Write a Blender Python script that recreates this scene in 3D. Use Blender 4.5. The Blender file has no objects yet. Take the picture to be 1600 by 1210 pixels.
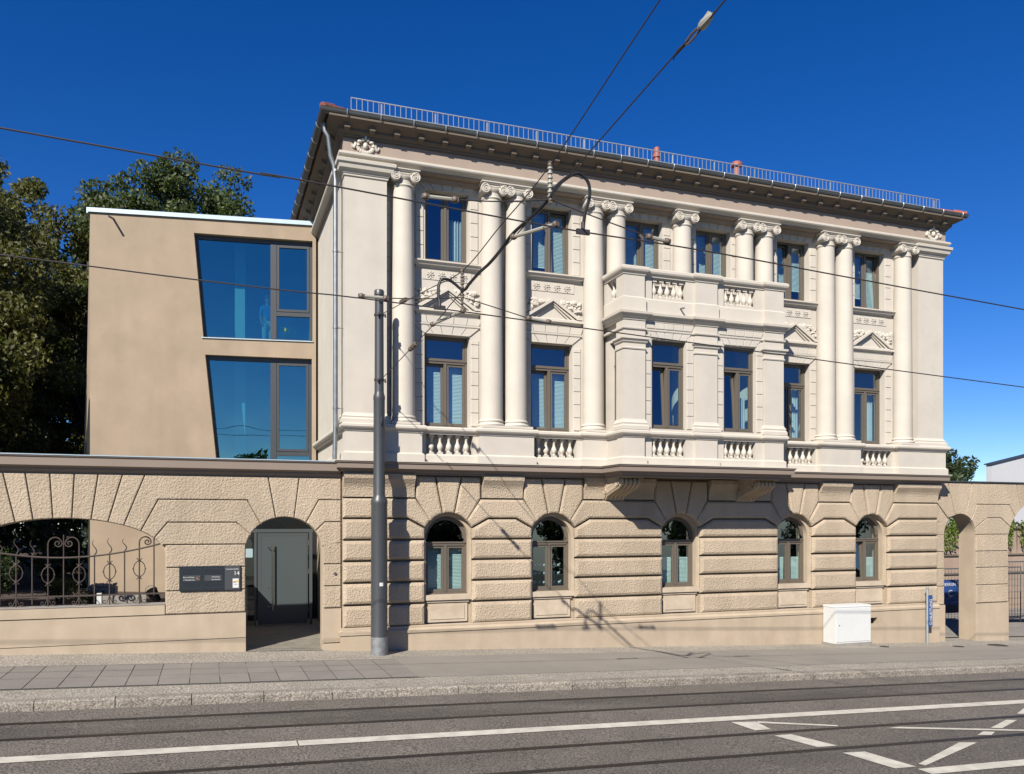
import bpy, bmesh, math, random
from mathutils import Vector, noise
random.seed(7)
R = math.radians
scene = bpy.context.scene
col = scene.collection

# ------------------------------------------------------------ camera, sky, sun
cam_d = bpy.data.cameras.new("camera"); cam = bpy.data.objects.new("camera", cam_d); col.objects.link(cam)
cam_d.sensor_width = 36; cam_d.lens = 29.16; cam_d.shift_y = 0.13125
cam_d.clip_start = 0.1; cam_d.clip_end = 3000
cam.location = (0, 0, 2.95); cam.rotation_euler = (R(90), 0, -math.atan(473 / 1296))
scene.camera = cam
SUN = Vector((0.92, 1.0, -1.06))                       # the way the light travels
world = bpy.data.worlds.new("World"); scene.world = world; world.use_nodes = True
nt = world.node_tree; bg = nt.nodes['Background']
sky = nt.nodes.new('ShaderNodeTexSky'); sky.sky_type = 'NISHITA'; sky.sun_disc = False
sky.sun_elevation = math.atan2(1.06, math.hypot(.92, 1)); sky.sun_rotation = math.atan2(-.92, -1.0)
sky.altitude = 2500; sky.air_density = 1.0; sky.dust_density = 0.0; sky.ozone_density = 4.0
hs = nt.nodes.new('ShaderNodeHueSaturation'); hs.inputs['Saturation'].default_value = 1.32; hs.inputs['Hue'].default_value = 0.514
gm = nt.nodes.new('ShaderNodeGamma'); gm.inputs['Gamma'].default_value = 1.0
nt.links.new(sky.outputs[0], hs.inputs['Color']); nt.links.new(hs.outputs[0], gm.inputs['Color'])
nt.links.new(gm.outputs[0], bg.inputs['Color']); bg.inputs['Strength'].default_value = 0.0605
sun_d = bpy.data.lights.new("sun", 'SUN'); sun_d.energy = 4.5; sun_d.angle = R(0.5); sun_d.color = (1.0, 0.94, 0.84)
sun = bpy.data.objects.new("sun", sun_d); col.objects.link(sun); sun.location = (-20, -20, 30)
sun.rotation_euler = SUN.to_track_quat('-Z', 'Y').to_euler()
scene.view_settings.view_transform = 'Standard'; scene.view_settings.look = 'None'
scene.view_settings.exposure = 1.09; scene.view_settings.gamma = 1.0
scene.cycles.max_bounces = 8; scene.cycles.transparent_max_bounces = 16

# ------------------------------------------------------------ materials
ALB = 1.62                                             # surfaces are this much darker than first guessed; the exposure makes up for it
def mat(name, c, rough=.8, metal=0., vary=.0, vscale=.6, bump=0., bscale=20., bdist=.01, c2=None, spec=None, fine=0., island=0., stain=0.):
    c = tuple(x / ALB for x in c); c2 = tuple(x / ALB for x in c2) if c2 else None
    m = bpy.data.materials.new(name); m.use_nodes = True
    t = m.node_tree; b = t.nodes['Principled BSDF']; L = t.links.new
    b.inputs['Roughness'].default_value = rough; b.inputs['Metallic'].default_value = metal
    if spec is not None: b.inputs['Specular IOR Level'].default_value = spec
    geo = t.nodes.new('ShaderNodeNewGeometry')
    src = None
    if vary > 0 or c2 is not None:
        n = t.nodes.new('ShaderNodeTexNoise'); n.inputs['Scale'].default_value = vscale; n.inputs['Detail'].default_value = 6
        n.inputs['Roughness'].default_value = .6
        L(geo.outputs['Position'], n.inputs['Vector'])
        r = t.nodes.new('ShaderNodeValToRGB'); r.color_ramp.elements[0].position = .32; r.color_ramp.elements[1].position = .68
        d = c2 if c2 is not None else tuple(x * (1 - vary) for x in c)
        r.color_ramp.elements[0].color = (*d, 1); r.color_ramp.elements[1].color = (*c, 1)
        L(n.outputs['Fac'], r.inputs['Fac']); src = r.outputs['Color']
    if stain > 0:                                       # rain streaks: noise stretched down the wall
        mp = t.nodes.new('ShaderNodeMapping'); mp.inputs['Scale'].default_value = (2.6, 2.6, .35)
        L(geo.outputs['Position'], mp.inputs['Vector'])
        n3 = t.nodes.new('ShaderNodeTexNoise'); n3.inputs['Scale'].default_value = 1.0; n3.inputs['Detail'].default_value = 7
        L(mp.outputs[0], n3.inputs['Vector'])
        r3 = t.nodes.new('ShaderNodeValToRGB'); r3.color_ramp.elements[0].position = .35; r3.color_ramp.elements[1].position = .62
        r3.color_ramp.elements[0].color = (1 - stain, 1 - stain * 1.1, 1 - stain * 1.25, 1); r3.color_ramp.elements[1].color = (1, 1, 1, 1)
        L(n3.outputs['Fac'], r3.inputs['Fac'])
        mx = t.nodes.new('ShaderNodeMix'); mx.data_type = 'RGBA'; mx.blend_type = 'MULTIPLY'; mx.inputs[0].default_value = 1
        if src: L(src, mx.inputs[6])
        else: mx.inputs[6].default_value = (*c, 1)
        L(r3.outputs[0], mx.inputs[7]); src = mx.outputs[2]
    if fine > 0:
        n2 = t.nodes.new('ShaderNodeTexNoise'); n2.inputs['Scale'].default_value = bscale * 2.2; n2.inputs['Detail'].default_value = 3
        L(geo.outputs['Position'], n2.inputs['Vector'])
        mr = t.nodes.new('ShaderNodeMapRange'); mr.inputs[1].default_value = .38; mr.inputs[2].default_value = .62
        mr.inputs[3].default_value = 1 - fine; mr.inputs[4].default_value = 1 + fine
        L(n2.outputs['Fac'], mr.inputs[0])
        mx = t.nodes.new('ShaderNodeMix'); mx.data_type = 'RGBA'; mx.blend_type = 'MULTIPLY'; mx.inputs[0].default_value = 1
        if src: L(src, mx.inputs[6])
        else: mx.inputs[6].default_value = (*c, 1)
        cb = t.nodes.new('ShaderNodeCombineColor')
        for i in range(3): L(mr.outputs[0], cb.inputs[i])
        L(cb.outputs[0], mx.inputs[7]); src = mx.outputs[2]
    if island > 0:
        mr = t.nodes.new('ShaderNodeMapRange'); mr.inputs[3].default_value = 1 - island; mr.inputs[4].default_value = 1 + island
        L(geo.outputs['Random Per Island'], mr.inputs[0])
        mx = t.nodes.new('ShaderNodeMix'); mx.data_type = 'RGBA'; mx.blend_type = 'MULTIPLY'; mx.inputs[0].default_value = 1
        if src: L(src, mx.inputs[6])
        else: mx.inputs[6].default_value = (*c, 1)
        cb = t.nodes.new('ShaderNodeCombineColor')
        for i in range(3): L(mr.outputs[0], cb.inputs[i])
        L(cb.outputs[0], mx.inputs[7]); src = mx.outputs[2]
    if src: L(src, b.inputs['Base Color'])
    else: b.inputs['Base Color'].default_value = (*c, 1)
    if bump > 0:
        n = t.nodes.new('ShaderNodeTexNoise'); n.inputs['Scale'].default_value = bscale; n.inputs['Detail'].default_value = 4
        n.inputs['Roughness'].default_value = .6
        L(geo.outputs['Position'], n.inputs['Vector'])
        bp = t.nodes.new('ShaderNodeBump'); bp.inputs['Strength'].default_value = bump; bp.inputs['Distance'].default_value = bdist
        L(n.outputs['Fac'], bp.inputs['Height']); L(bp.outputs[0], b.inputs['Normal'])
    return m

M = {}
M['cream'] = mat('cream_render', (.69, .632, .55), .85, vary=.10, vscale=1.4, bump=.25, bscale=60, bdist=.004, stain=.03)
M['cream_trim'] = mat('cream_trim', (.71, .65, .56), .8, vary=.06, vscale=2., bump=.2, bscale=40, bdist=.004, stain=.03)
M['rough'] = mat('roughcast_sand', (.62, .50, .365), .92, vary=.15, vscale=.8, bump=1., bscale=25, bdist=.036, fine=.08, island=.05, stain=.10)
M['sand'] = mat('smooth_sand_render', (.57, .46, .335), .88, vary=.15, vscale=1.8, bump=.3, bscale=35, bdist=.006, stain=.08)
M['apron'] = mat('patched_apron_render', (.66, .55, .42), .88, c2=(.52, .42, .31), vscale=3.2, bump=.3, bscale=30, bdist=.006)
M['joint'] = mat('joint_sand', (.40, .32, .24), .9, vary=.1)
M['brown'] = mat('brown_cornice', (.30, .235, .19), .8, vary=.1, bump=.2, bscale=30, bdist=.004)
M['eaves'] = mat('eaves_paint', (.19, .148, .112), .85, vary=.06, bump=.1, bscale=30, bdist=.003)
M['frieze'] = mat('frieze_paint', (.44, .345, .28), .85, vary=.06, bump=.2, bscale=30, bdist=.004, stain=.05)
M['ext'] = mat('extension_render', (.44, .343, .245), .9, vary=.17, vscale=1.1, bump=.4, bscale=55, bdist=.004, fine=.03, stain=.05)
M['frame'] = mat('taupe_window_frame', (.15, .125, .095), .5, bump=.1, bscale=50, bdist=.002)
M['dframe'] = mat('dark_grey_window_frame', (.05, .055, .06), .4)
M['zinc'] = mat('zinc', (.42, .45, .46), .42, .8, vary=.25, vscale=5)
M['gutter'] = mat('gutter_zinc', (.15, .155, .15), .5, .6, vary=.25, vscale=4)
M['flash'] = mat('pale_flashing', (.52, .66, .74), .5, .2, vary=.1, vscale=4)
M['galv'] = mat('galvanised_bars', (.6, .65, .68), .4, .6)
M['tile'] = mat('red_roof_tile', (.36, .10, .06), .8, vary=.3, vscale=4, bump=.5, bscale=12, bdist=.02)
M['vent'] = mat('red_vent_pipe', (.42, .13, .09), .6, vary=.1)
M['pole'] = mat('grey_pole_paint', (.062, .068, .075), .42, vary=.12, vscale=3)
M['polebase'] = mat('galvanised_sleeve', (.42, .43, .44), .5, .5, vary=.35, vscale=9)
M['wire'] = mat('dark_wire', (.035, .03, .032), .6)
M['rubber'] = mat('black_rubber', (.012, .012, .013), .55)
M['insul'] = mat('pale_insulator', (.42, .40, .34), .5)
M['insul2'] = mat('brown_insulator', (.16, .12, .09), .5)
M['iron'] = mat('wrought_iron', (.095, .07, .058), .7, .3, vary=.35, vscale=8)
M['gate'] = mat('grey_metal_door', (.085, .105, .11), .4, vary=.06)
M['steel'] = mat('steel_handle', (.62, .60, .56), .28, 1.)
M['white'] = mat('white_plastic', (.78, .79, .77), .55, vary=.05, vscale=3, bump=.05, bscale=20, bdist=.003)
M['conc'] = mat('concrete', (.36, .33, .29), .9, vary=.2, vscale=3, bump=.4, bscale=30, bdist=.01)
M['blind'] = mat('white_blind', (.82, .84, .80), .6)
M['curtain'] = mat('pale_curtain', (.70, .73, .72), .8, vary=.1, vscale=3)
M['inner'] = mat('inside_room', (.30, .29, .27), .9)
M['black'] = mat('black_plastic', (.015, .015, .017), .4)
M['sign'] = mat('anthracite_panel', (.022, .028, .036), .35)
M['sign2'] = mat('grey_panel', (.07, .075, .08), .4)
M['letter'] = mat('white_lettering', (.8, .8, .8), .6)
M['red'] = mat('red_print', (.5, .03, .05), .6)
M['yellow'] = mat('yellow_print', (.75, .6, .05), .6)
M['orange'] = mat('orange_print', (.7, .25, .08), .6)
M['blue'] = mat('blue_banner_cloth', (.012, .07, .28), .6, vary=.15, vscale=2)
M['navy'] = mat('navy_banner_cloth', (.008, .015, .06), .6)
M['bluepost'] = mat('blue_plastic_strip', (.02, .09, .28), .45)
M['earth'] = mat('bed_soil', (.09, .06, .045), .95, vary=.3, vscale=5, bump=1., bscale=14, bdist=.05)
M['bark'] = mat('bark', (.09, .07, .05), .95, vary=.3, vscale=4, bump=1., bscale=12, bdist=.05)
M['pale_wall'] = mat('white_gable', (.62, .63, .66), .85, vary=.04)
M['retain'] = mat('pinkish_sandstone_wall', (.44, .33, .255), .9, vary=.18, vscale=1.2, bump=.5, bscale=10, bdist=.02)
M['skin'] = mat('skin', (.45, .27, .2), .6)
M['shirt'] = mat('blue_shirt', (.03, .22, .55), .8)
M['trousers'] = mat('white_trousers', (.6, .6, .6), .8)
M['hair'] = mat('dark_hair', (.04, .03, .02), .7)
M['gravelbag'] = mat('pale_pebbles', (.55, .5, .42), .9, c2=(.25, .22, .18), vscale=24, bump=1, bscale=24, bdist=.03)
M['paint'] = mat('road_paint', (.74, .70, .60), .75, vary=.28, vscale=4.5, bump=.4, bscale=60, bdist=.003, fine=.07)
M['rail'] = mat('rail_steel', (.05, .04, .034), .45, .5, vary=.3, vscale=4)
M['cast'] = mat('cast_iron_cover', (.05, .045, .04), .6, .4)

def foliage(name, c, isl=.45):
    m = mat(name, c, .55, island=isl, vary=.4, vscale=.5, spec=.3)
    t = m.node_tree; b = t.nodes['Principled BSDF']; out = t.nodes['Material Output']
    tr = t.nodes.new('ShaderNodeBsdfTranslucent'); tr.inputs['Color'].default_value = (c[0] * 1.6, c[1] * 1.7, c[2] * .8, 1)
    mx = t.nodes.new('ShaderNodeMixShader'); mx.inputs[0].default_value = .22
    t.links.new(b.outputs[0], mx.inputs[1]); t.links.new(tr.outputs[0], mx.inputs[2]); t.links.new(mx.outputs[0], out.inputs['Surface'])
    return m
M['leaf_oak'] = foliage('dark_green_leaves', (.070, .100, .022))
M['leaf_gold'] = foliage('olive_leaves', (.115, .118, .028))
M['leaf_dark'] = foliage('deep_green_leaves', (.040, .066, .02))
M['leaf_ivy'] = foliage('ivy_leaves', (.20, .28, .05))
M['shrub'] = foliage('shrub_leaves', (.07, .09, .025))

def glass_mat(name, base, tint, rtint, ior=1.5, gain=1.):
    m = bpy.data.materials.new(name); m.use_nodes = True; t = m.node_tree; L = t.links.new
    t.nodes.remove(t.nodes['Principled BSDF']); out = t.nodes['Material Output']
    tr = t.nodes.new('ShaderNodeBsdfTransparent'); tr.inputs['Color'].default_value = (*tint, 1)
    gl = t.nodes.new('ShaderNodeBsdfGlossy'); gl.inputs['Roughness'].default_value = .0; gl.inputs['Color'].default_value = (*rtint, 1)
    geo = t.nodes.new('ShaderNodeNewGeometry')
    n = t.nodes.new('ShaderNodeTexNoise'); n.inputs['Scale'].default_value = 1.3; n.inputs['Detail'].default_value = 0
    L(geo.outputs['Position'], n.inputs['Vector'])
    bp = t.nodes.new('ShaderNodeBump'); bp.inputs['Strength'].default_value = .25; bp.inputs['Distance'].default_value = .012
    L(n.outputs['Fac'], bp.inputs['Height']); L(bp.outputs[0], gl.inputs['Normal'])
    dt = t.nodes.new('ShaderNodeVectorMath'); dt.operation = 'DOT_PRODUCT'; L(geo.outputs['Incoming'], dt.inputs[0]); L(geo.outputs['Normal'], dt.inputs[1])
    ab = t.nodes.new('ShaderNodeMath'); ab.operation = 'ABSOLUTE'; L(dt.outputs['Value'], ab.inputs[0])
    om = t.nodes.new('ShaderNodeMath'); om.operation = 'SUBTRACT'; om.inputs[0].default_value = 1; L(ab.outputs[0], om.inputs[1])
    fr = t.nodes.new('ShaderNodeMath'); fr.operation = 'POWER'; fr.inputs[1].default_value = 5; L(om.outputs[0], fr.inputs[0])
    a = t.nodes.new('ShaderNodeMath'); a.operation = 'MULTIPLY_ADD'; a.inputs[1].default_value = gain; a.inputs[2].default_value = base; a.use_clamp = True
    L(fr.outputs[0], a.inputs[0])
    mx = t.nodes.new('ShaderNodeMixShader'); L(a.outputs[0], mx.inputs[0]); L(tr.outputs[0], mx.inputs[1]); L(gl.outputs[0], mx.inputs[2])
    L(mx.outputs[0], out.inputs['Surface'])
    return m
M['glass'] = glass_mat('window_glass', .20, (.70, .86, .87), (.74, .80, .92), 1.5, .8)
M['glass_ext'] = glass_mat('tinted_solar_glass', .29, (.22, .50, .54), (.62, 1.0, .90), 1.5, .5)
M['glass_dark'] = glass_mat('gate_glass', .05, (.45, .5, .48), (1, 1, 1), 1.5, 1.)

# ------------------------------------------------------------ mesh helpers
def inset(poly, d):
    n = len(poly); out = []
    for i in range(n):
        p0, p1, p2 = Vector(poly[i - 1]), Vector(poly[i]), Vector(poly[(i + 1) % n])
        a = (p1 - p0); b = (p2 - p1)
        if a.length < 1e-6 or b.length < 1e-6: out.append(tuple(p1)); continue
        a.normalize(); b.normalize()
        na, nb = Vector((-a.y, a.x)), Vector((-b.y, b.x))
        k = 1 + na.dot(nb)
        if k < .35: k = .35
        out.append(tuple(p1 + (na + nb) * (d / k)))
    return out

def ccw(poly):
    s = sum(poly[i - 1][0] * poly[i][1] - poly[i][0] * poly[i - 1][1] for i in range(len(poly)))
    return poly if s > 0 else poly[::-1]

class MB:
    def __init__(s): s.v = []; s.f = []; s.sm = []
    def add(s, vs, fs, smooth=False):
        o = len(s.v); s.v += [tuple(v) for v in vs]; s.f += [tuple(i + o for i in f) for f in fs]; s.sm += [smooth] * len(fs); return s
    def box(s, x0, x1, y0, y1, z0, z1):
        return s.add([(x0, y0, z0), (x1, y0, z0), (x1, y1, z0), (x0, y1, z0), (x0, y0, z1), (x1, y0, z1), (x1, y1, z1), (x0, y1, z1)],
                     [(0, 3, 2, 1), (4, 5, 6, 7), (0, 1, 5, 4), (1, 2, 6, 5), (2, 3, 7, 6), (3, 0, 4, 7)])
    def hexa(s, p):
        return s.add(p, [(0, 3, 2, 1), (4, 5, 6, 7), (0, 1, 5, 4), (1, 2, 6, 5), (2, 3, 7, 6), (3, 0, 4, 7)])
    def bar(s, a, b, w, h=None):
        a = Vector(a); b = Vector(b); d = (b - a).normalized(); up = Vector((0, 0, 1))
        if abs(d.z) > .95: up = Vector((0, 1, 0))
        x = d.cross(up).normalized(); y = x.cross(d); h = h or w; vs = []
        for p in (a, b):
            for i, j in ((-1, -1), (1, -1), (1, 1), (-1, 1)): vs.append(p + x * (i * w / 2) + y * (j * h / 2))
        return s.add(vs, [(0, 1, 2, 3), (7, 6, 5, 4), (0, 4, 5, 1), (1, 5, 6, 2), (2, 6, 7, 3), (3, 7, 4, 0)])
    def prism(s, poly, y0, y1):
        p = ccw(poly); n = len(p)
        vs = [(x, y0, z) for x, z in p] + [(x, y1, z) for x, z in p]
        return s.add(vs, [tuple(range(n)), tuple(range(2 * n - 1, n - 1, -1))] + [(i, i + n, (i + 1) % n + n, (i + 1) % n) for i in range(n)])
    def block(s, poly, yb, yf, bev=.04):
        p = ccw(poly); n = len(p)
        rings = [(p, yb), (p, yf + bev * .9), (inset(p, bev * .3), yf + bev * .3), (inset(p, bev), yf)]
        vs = []; fs = []
        for q, y in rings: vs += [(x, y, z) for x, z in q]
        for k in range(3):
            for i in range(n):
                j = (i + 1) % n; fs.append((k * n + i, (k + 1) * n + i, (k + 1) * n + j, k * n + j)[::-1])
        fs.append(tuple(3 * n + i for i in range(n)))
        return s.add(vs, fs)
    def lathe(s, cx, cy, prof, seg=24, smooth=True, cap=True):
        vs = []; fs = []; m = len(prof)
        for r, z in prof:
            for i in range(seg):
                a = 2 * math.pi * i / seg; vs.append((cx + r * math.cos(a), cy + r * math.sin(a), z))
        for k in range(m - 1):
            for i in range(seg):
                j = (i + 1) % seg; fs.append((k * seg + i, k * seg + j, (k + 1) * seg + j, (k + 1) * seg + i))
        s.add(vs, fs, smooth)
        if cap:
            s.add(vs[:seg], [tuple(range(seg))[::-1]]); s.add(vs[-seg:], [tuple(range(seg))])
        return s
    def tube(s, pts, r, seg=8, smooth=True, closed=False):
        pts = [Vector(p) for p in pts]; n = len(pts); vs = []; fs = []
        rr = r if isinstance(r, (list, tuple)) else [r] * n
        px = None
        for i, p in enumerate(pts):
            if closed: d = pts[(i + 1) % n] - pts[i - 1]
            else: d = pts[min(i + 1, n - 1)] - pts[max(i - 1, 0)]
            d.normalize()
            if px is None:
                up = Vector((0, 0, 1)) if abs(d.z) < .9 else Vector((0, 1, 0)); px = d.cross(up).normalized()
            else:
                px = (px - d * px.dot(d))
                if px.length < 1e-5: px = d.orthogonal()
                px.normalize()
            py = d.cross(px)
            for k in range(seg):
                a = 2 * math.pi * k / seg; vs.append(p + (px * math.cos(a) + py * math.sin(a)) * rr[i])
        m = n if closed else n - 1
        for i in range(m):
            i2 = (i + 1) % n
            for k in range(seg):
                j = (k + 1) % seg; fs.append((i * seg + k, i * seg + j, i2 * seg + j, i2 * seg + k))
        if not closed: fs += [tuple(range(seg))[::-1], tuple((n - 1) * seg + k for k in range(seg))]
        return s.add(vs, fs, smooth)
    def mould(s, path, prof):                       # path: plan points, outside on the right of travel turned to -Y; prof: (out, z)
        n = len(path); P = [Vector(p) for p in path]; m = len(prof); vs = []; fs = []
        for i in range(n):
            ds = []
            if i > 0: ds.append((P[i] - P[i - 1]).normalized())
            if i < n - 1: ds.append((P[i + 1] - P[i]).normalized())
            ns = [Vector((d.y, -d.x)) for d in ds]
            if len(ns) == 1: o = ns[0]
            else:
                k = 1 + ns[0].dot(ns[1]); o = (ns[0] + ns[1]) / max(k, .2)
            for a, z in prof: vs.append((P[i].x + o.x * a, P[i].y + o.y * a, z))
        for i in range(n - 1):
            for k in range(m):
                j = (k + 1) % m; fs.append((i * m + k, i * m + j, (i + 1) * m + j, (i + 1) * m + k))
        fs += [tuple(range(m)), tuple((n - 1) * m + k for k in range(m))[::-1]]
        return s.add(vs, fs)
    def ball(s, c, r, sz=(1, 1, 1), seg=8, rings=6):
        vs = [(c[0], c[1], c[2] - r * sz[2])]; fs = []
        for k in range(1, rings):
            t = math.pi * k / rings
            for i in range(seg):
                a = 2 * math.pi * i / seg
                vs.append((c[0] + r * sz[0] * math.sin(t) * math.cos(a), c[1] + r * sz[1] * math.sin(t) * math.sin(a), c[2] - r * sz[2] * math.cos(t)))
        vs.append((c[0], c[1], c[2] + r * sz[2])); top = len(vs) - 1
        for i in range(seg):
            j = (i + 1) % seg
            fs.append((0, 1 + j, 1 + i)); fs.append((top, top - seg + i, top - seg + j))
            for k in range(rings - 2):
                fs.append((1 + k * seg + i, 1 + k * seg + j, 1 + (k + 1) * seg + j, 1 + (k + 1) * seg + i))
        return s.add(vs, fs, True)
    def cyl(s, a, b, r, seg=12): return s.tube([a, b], r, seg)
    def build(s, name, m, parent=None, recalc=True, loc=None, rot=None):
        me = bpy.data.meshes.new(name); me.from_pydata(s.v, [], s.f)
        me.polygons.foreach_set('use_smooth', s.sm)
        if recalc:
            bm = bmesh.new(); bm.from_mesh(me); bmesh.ops.recalc_face_normals(bm, faces=bm.faces); bm.to_mesh(me); bm.free()
        if any(s.sm): me.set_sharp_from_angle(angle=R(40))
        me.materials.append(m); me.update()
        o = bpy.data.objects.new(name, me); col.objects.link(o)
        if parent: o.parent = parent
        if loc: o.location = loc
        if rot: o.rotation_euler = rot
        return o

def tag(o, label, cat, group=None, kind=None):
    if label: o['label'] = label
    if cat: o['category'] = cat
    if group: o['group'] = group
    if kind: o['kind'] = kind
    return o
def empty(name, loc, label, cat, group=None):
    o = bpy.data.objects.new(name, None); col.objects.link(o); o.location = loc; o.empty_display_size = .3
    return tag(o, label, cat, group)
def struct(o): o['kind'] = 'structure'; return o
def clone(o, parent=None, loc=None):
    c = o.copy(); col.objects.link(c)
    if parent: c.parent = parent
    if loc is not None: c.location = loc
    return c
def text(s, size, name, m, parent, loc, rot=(R(90), 0, 0), align='LEFT', sx=1.):
    cu = bpy.data.curves.new(name, 'FONT'); cu.body = s; cu.size = size; cu.extrude = .0015; cu.align_x = align
    t = bpy.data.objects.new('tmp_text', cu); col.objects.link(t)
    dg = bpy.context.evaluated_depsgraph_get(); me = bpy.data.meshes.new_from_object(t.evaluated_get(dg))
    bpy.data.objects.remove(t)
    me.name = name; me.materials.clear(); me.materials.append(m)
    o = bpy.data.objects.new(name, me); col.objects.link(o); o.parent = parent; o.location = loc; o.rotation_euler = rot; o.scale = (sx, 1, 1)
    return o

# ------------------------------------------------------------ ground, street
def zroad(x, y, off=.15):
    xc = max(-70, min(90, x))
    s = .0327 + (.0387 - .0327) * max(0, min(1, (y - 15) / 5))
    z = -s * xc
    if y < 14.98: z -= off + .03 * max(0, min(6, 15 - y)) / 6
    return z
def sheet(name, xs, ys, dz, m, zf=zroad):
    vs = [(x, y, zf(x, y) + dz) for y in ys for x in xs]; nx = len(xs)
    fs = [(j * nx + i, j * nx + i + 1, (j + 1) * nx + i + 1, (j + 1) * nx + i) for j in range(len(ys) - 1) for i in range(nx - 1)]
    b = MB(); b.add(vs, fs); return struct(b.build(name, m, recalc=False))
XS = [-70, -40, -20, -10, -5, 0, 5, 10, 15, 20, 25, 30, 40, 60, 90]

m = mat('asphalt', (.175, .152, .128), .9, vary=.24, vscale=.9, bump=.8, bscale=17, bdist=.02, fine=.6)
def band_dark(m, y0, y1, f, nscale=.5):
    """patch of darker asphalt laid between the rails"""
    t = m.node_tree; b = t.nodes['Principled BSDF']; L = t.links.new
    src = b.inputs['Base Color'].links[0].from_socket
    geo = t.nodes.new('ShaderNodeNewGeometry'); sp = t.nodes.new('ShaderNodeSeparateXYZ'); L(geo.outputs['Position'], sp.inputs[0])
    g = t.nodes.new('ShaderNodeMath'); g.operation = 'GREATER_THAN'; g.inputs[1].default_value = y0; L(sp.outputs[1], g.inputs[0])
    l = t.nodes.new('ShaderNodeMath'); l.operation = 'LESS_THAN'; l.inputs[1].default_value = y1; L(sp.outputs[1], l.inputs[0])
    mu = t.nodes.new('ShaderNodeMath'); mu.operation = 'MULTIPLY'; L(g.outputs[0], mu.inputs[0]); L(l.outputs[0], mu.inputs[1])
    mp = t.nodes.new('ShaderNodeMapping'); mp.inputs['Scale'].default_value = (.25, 1.2, 1); L(geo.outputs['Position'], mp.inputs['Vector'])
    n = t.nodes.new('ShaderNodeTexNoise'); n.inputs['Scale'].default_value = nscale * 2; n.inputs['Detail'].default_value = 5; L(mp.outputs[0], n.inputs['Vector'])
    mr = t.nodes.new('ShaderNodeMapRange'); mr.inputs[1].default_value = .35; mr.inputs[2].default_value = .62; mr.inputs[3].default_value = .35; L(n.outputs['Fac'], mr.inputs[0])
    m2 = t.nodes.new('ShaderNodeMath'); m2.operation = 'MULTIPLY'; L(mu.outputs[0], m2.inputs[0]); L(mr.outputs[0], m2.inputs[1])
    mx = t.nodes.new('ShaderNodeMix'); mx.data_type = 'RGBA'; mx.blend_type = 'MULTIPLY'; mx.inputs[7].default_value = (f, f, f * 1.02, 1)
    L(m2.outputs[0], mx.inputs[0]); L(src, mx.inputs[6]); L(mx.outputs[2], b.inputs['Base Color'])
band_dark(m, 13.2, 14.2, .50); band_dark(m, 10.05, 11.15, .72); band_dark(m, 5.0, 10.0, .55, .3)
sheet('road', XS, [5.2, 8, 9, 12, 14.97], 0, m)
gm_ = mat('verge_grass', (.05, .075, .02), .95, vary=.4, vscale=2, bump=1, bscale=20, bdist=.05)
sheet('ground', [-900, -300] + XS + [300, 1200], [-900, -200, -20, 0, 5, 12, 14.9, 20, 40, 90, 300, 1500], -.09, gm_,
      lambda x, y: zroad(x, y) - .02 + min(0, y) * .06 if y < 60 else zroad(x, 60) - (y - 60) * .01)
# far pavement (where the photographer stands side) and building-side pavement
m_mos = mat('mosaic_paving', (.40, .36, .30), .92, vary=.2, vscale=1.0, bump=1., bscale=16, bdist=.03, fine=.5)
m_as2 = mat('pavement_asphalt', (.31, .28, .24), .9, vary=.16, vscale=.7, bump=.4, bscale=60, bdist=.006, fine=.12)
sheet('pavement', XS, [15.2, 16.1, 18.7, 20.0, 20.68], 0, m_mos)
sheet('footway', [3.9, 5, 10, 15, 20, 25, 30, 40, 60, 90], [16.05, 17.2, 18.75], .004, m_as2)
m_slab = mat('paving_slabs', (.28, .255, .225), .85, vary=.14, vscale=1.6, bump=.3, bscale=40, bdist=.004, fine=.08, island=.07)
b = MB(); x = -12.0
while x < 3.8:
    for (y0, y1) in ((16.08, 17.02), (17.035, 18.35)):
        q = [(x + .008, y0), (x + .522, y0), (x + .522, y1), (x + .008, y1)]
        b.add([(px, py, zroad(px, py) + .008) for px, py in q], [(0, 1, 2, 3)])
    x += .53
struct(b.build('slab_paving', m_slab, recalc=False))
b = MB(); b.add([(px, py, zroad(px, py) + .003) for px, py in ((-12, 16.0), (4, 16.0), (4, 18.42), (-12, 18.42))], [(0, 1, 2, 3)])
struct(b.build('slab_bedding', mat('dark_joint_sand', (.07, .065, .055), .95), recalc=False))
m_kerb = mat('granite_kerb', (.33, .29, .24), .85, vary=.3, vscale=3, bump=.8, bscale=18, bdist=.02, fine=.45, island=.10)
b = MB(); x = -26.02
while x < 60:
    x1 = x + 1.17; z0, z1 = zroad(x, 15.05), zroad(x1, 15.05)
    g = .007; t = random.uniform(-.006, .006)
    b.add([(x + g, 14.975, z0 - .3), (x1 - g, 14.975, z1 - .3), (x1 - g, 15.22, z1 - .3), (x + g, 15.22, z0 - .3),
           (x + g, 14.985, z0 - .03 + t), (x1 - g, 14.985, z1 - .03 + t), (x1 - g, 15.02, z1 + .004 + t), (x + g, 15.02, z0 + .004 + t), (x1 - g, 15.22, z1 + .006), (x + g, 15.22, z0 + .006)],
          [(0, 1, 5, 4), (4, 5, 6, 7), (7, 6, 8, 9), (1, 2, 8, 6, 5), (3, 0, 4, 7, 9)])
    x = x1
struct(b.build('kerb', m_kerb, recalc=False))
b = MB()
for i in range(len(XS) - 1):
    a, c = XS[i], XS[i + 1]; za, zc = zroad(a, 5), zroad(c, 5)
    b.add([(a, 5.0, za - .2), (c, 5.0, zc - .2), (c, 5.2, zc - .2), (a, 5.2, za - .2), (a, 5.0, za + .13), (c, 5.0, zc + .13), (c, 5.2, zc + .13), (a, 5.2, za + .13)],
          [(0, 1, 5, 4), (4, 5, 6, 7), (3, 2, 6, 7)])
struct(b.build('near_kerb', m_kerb))
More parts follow.
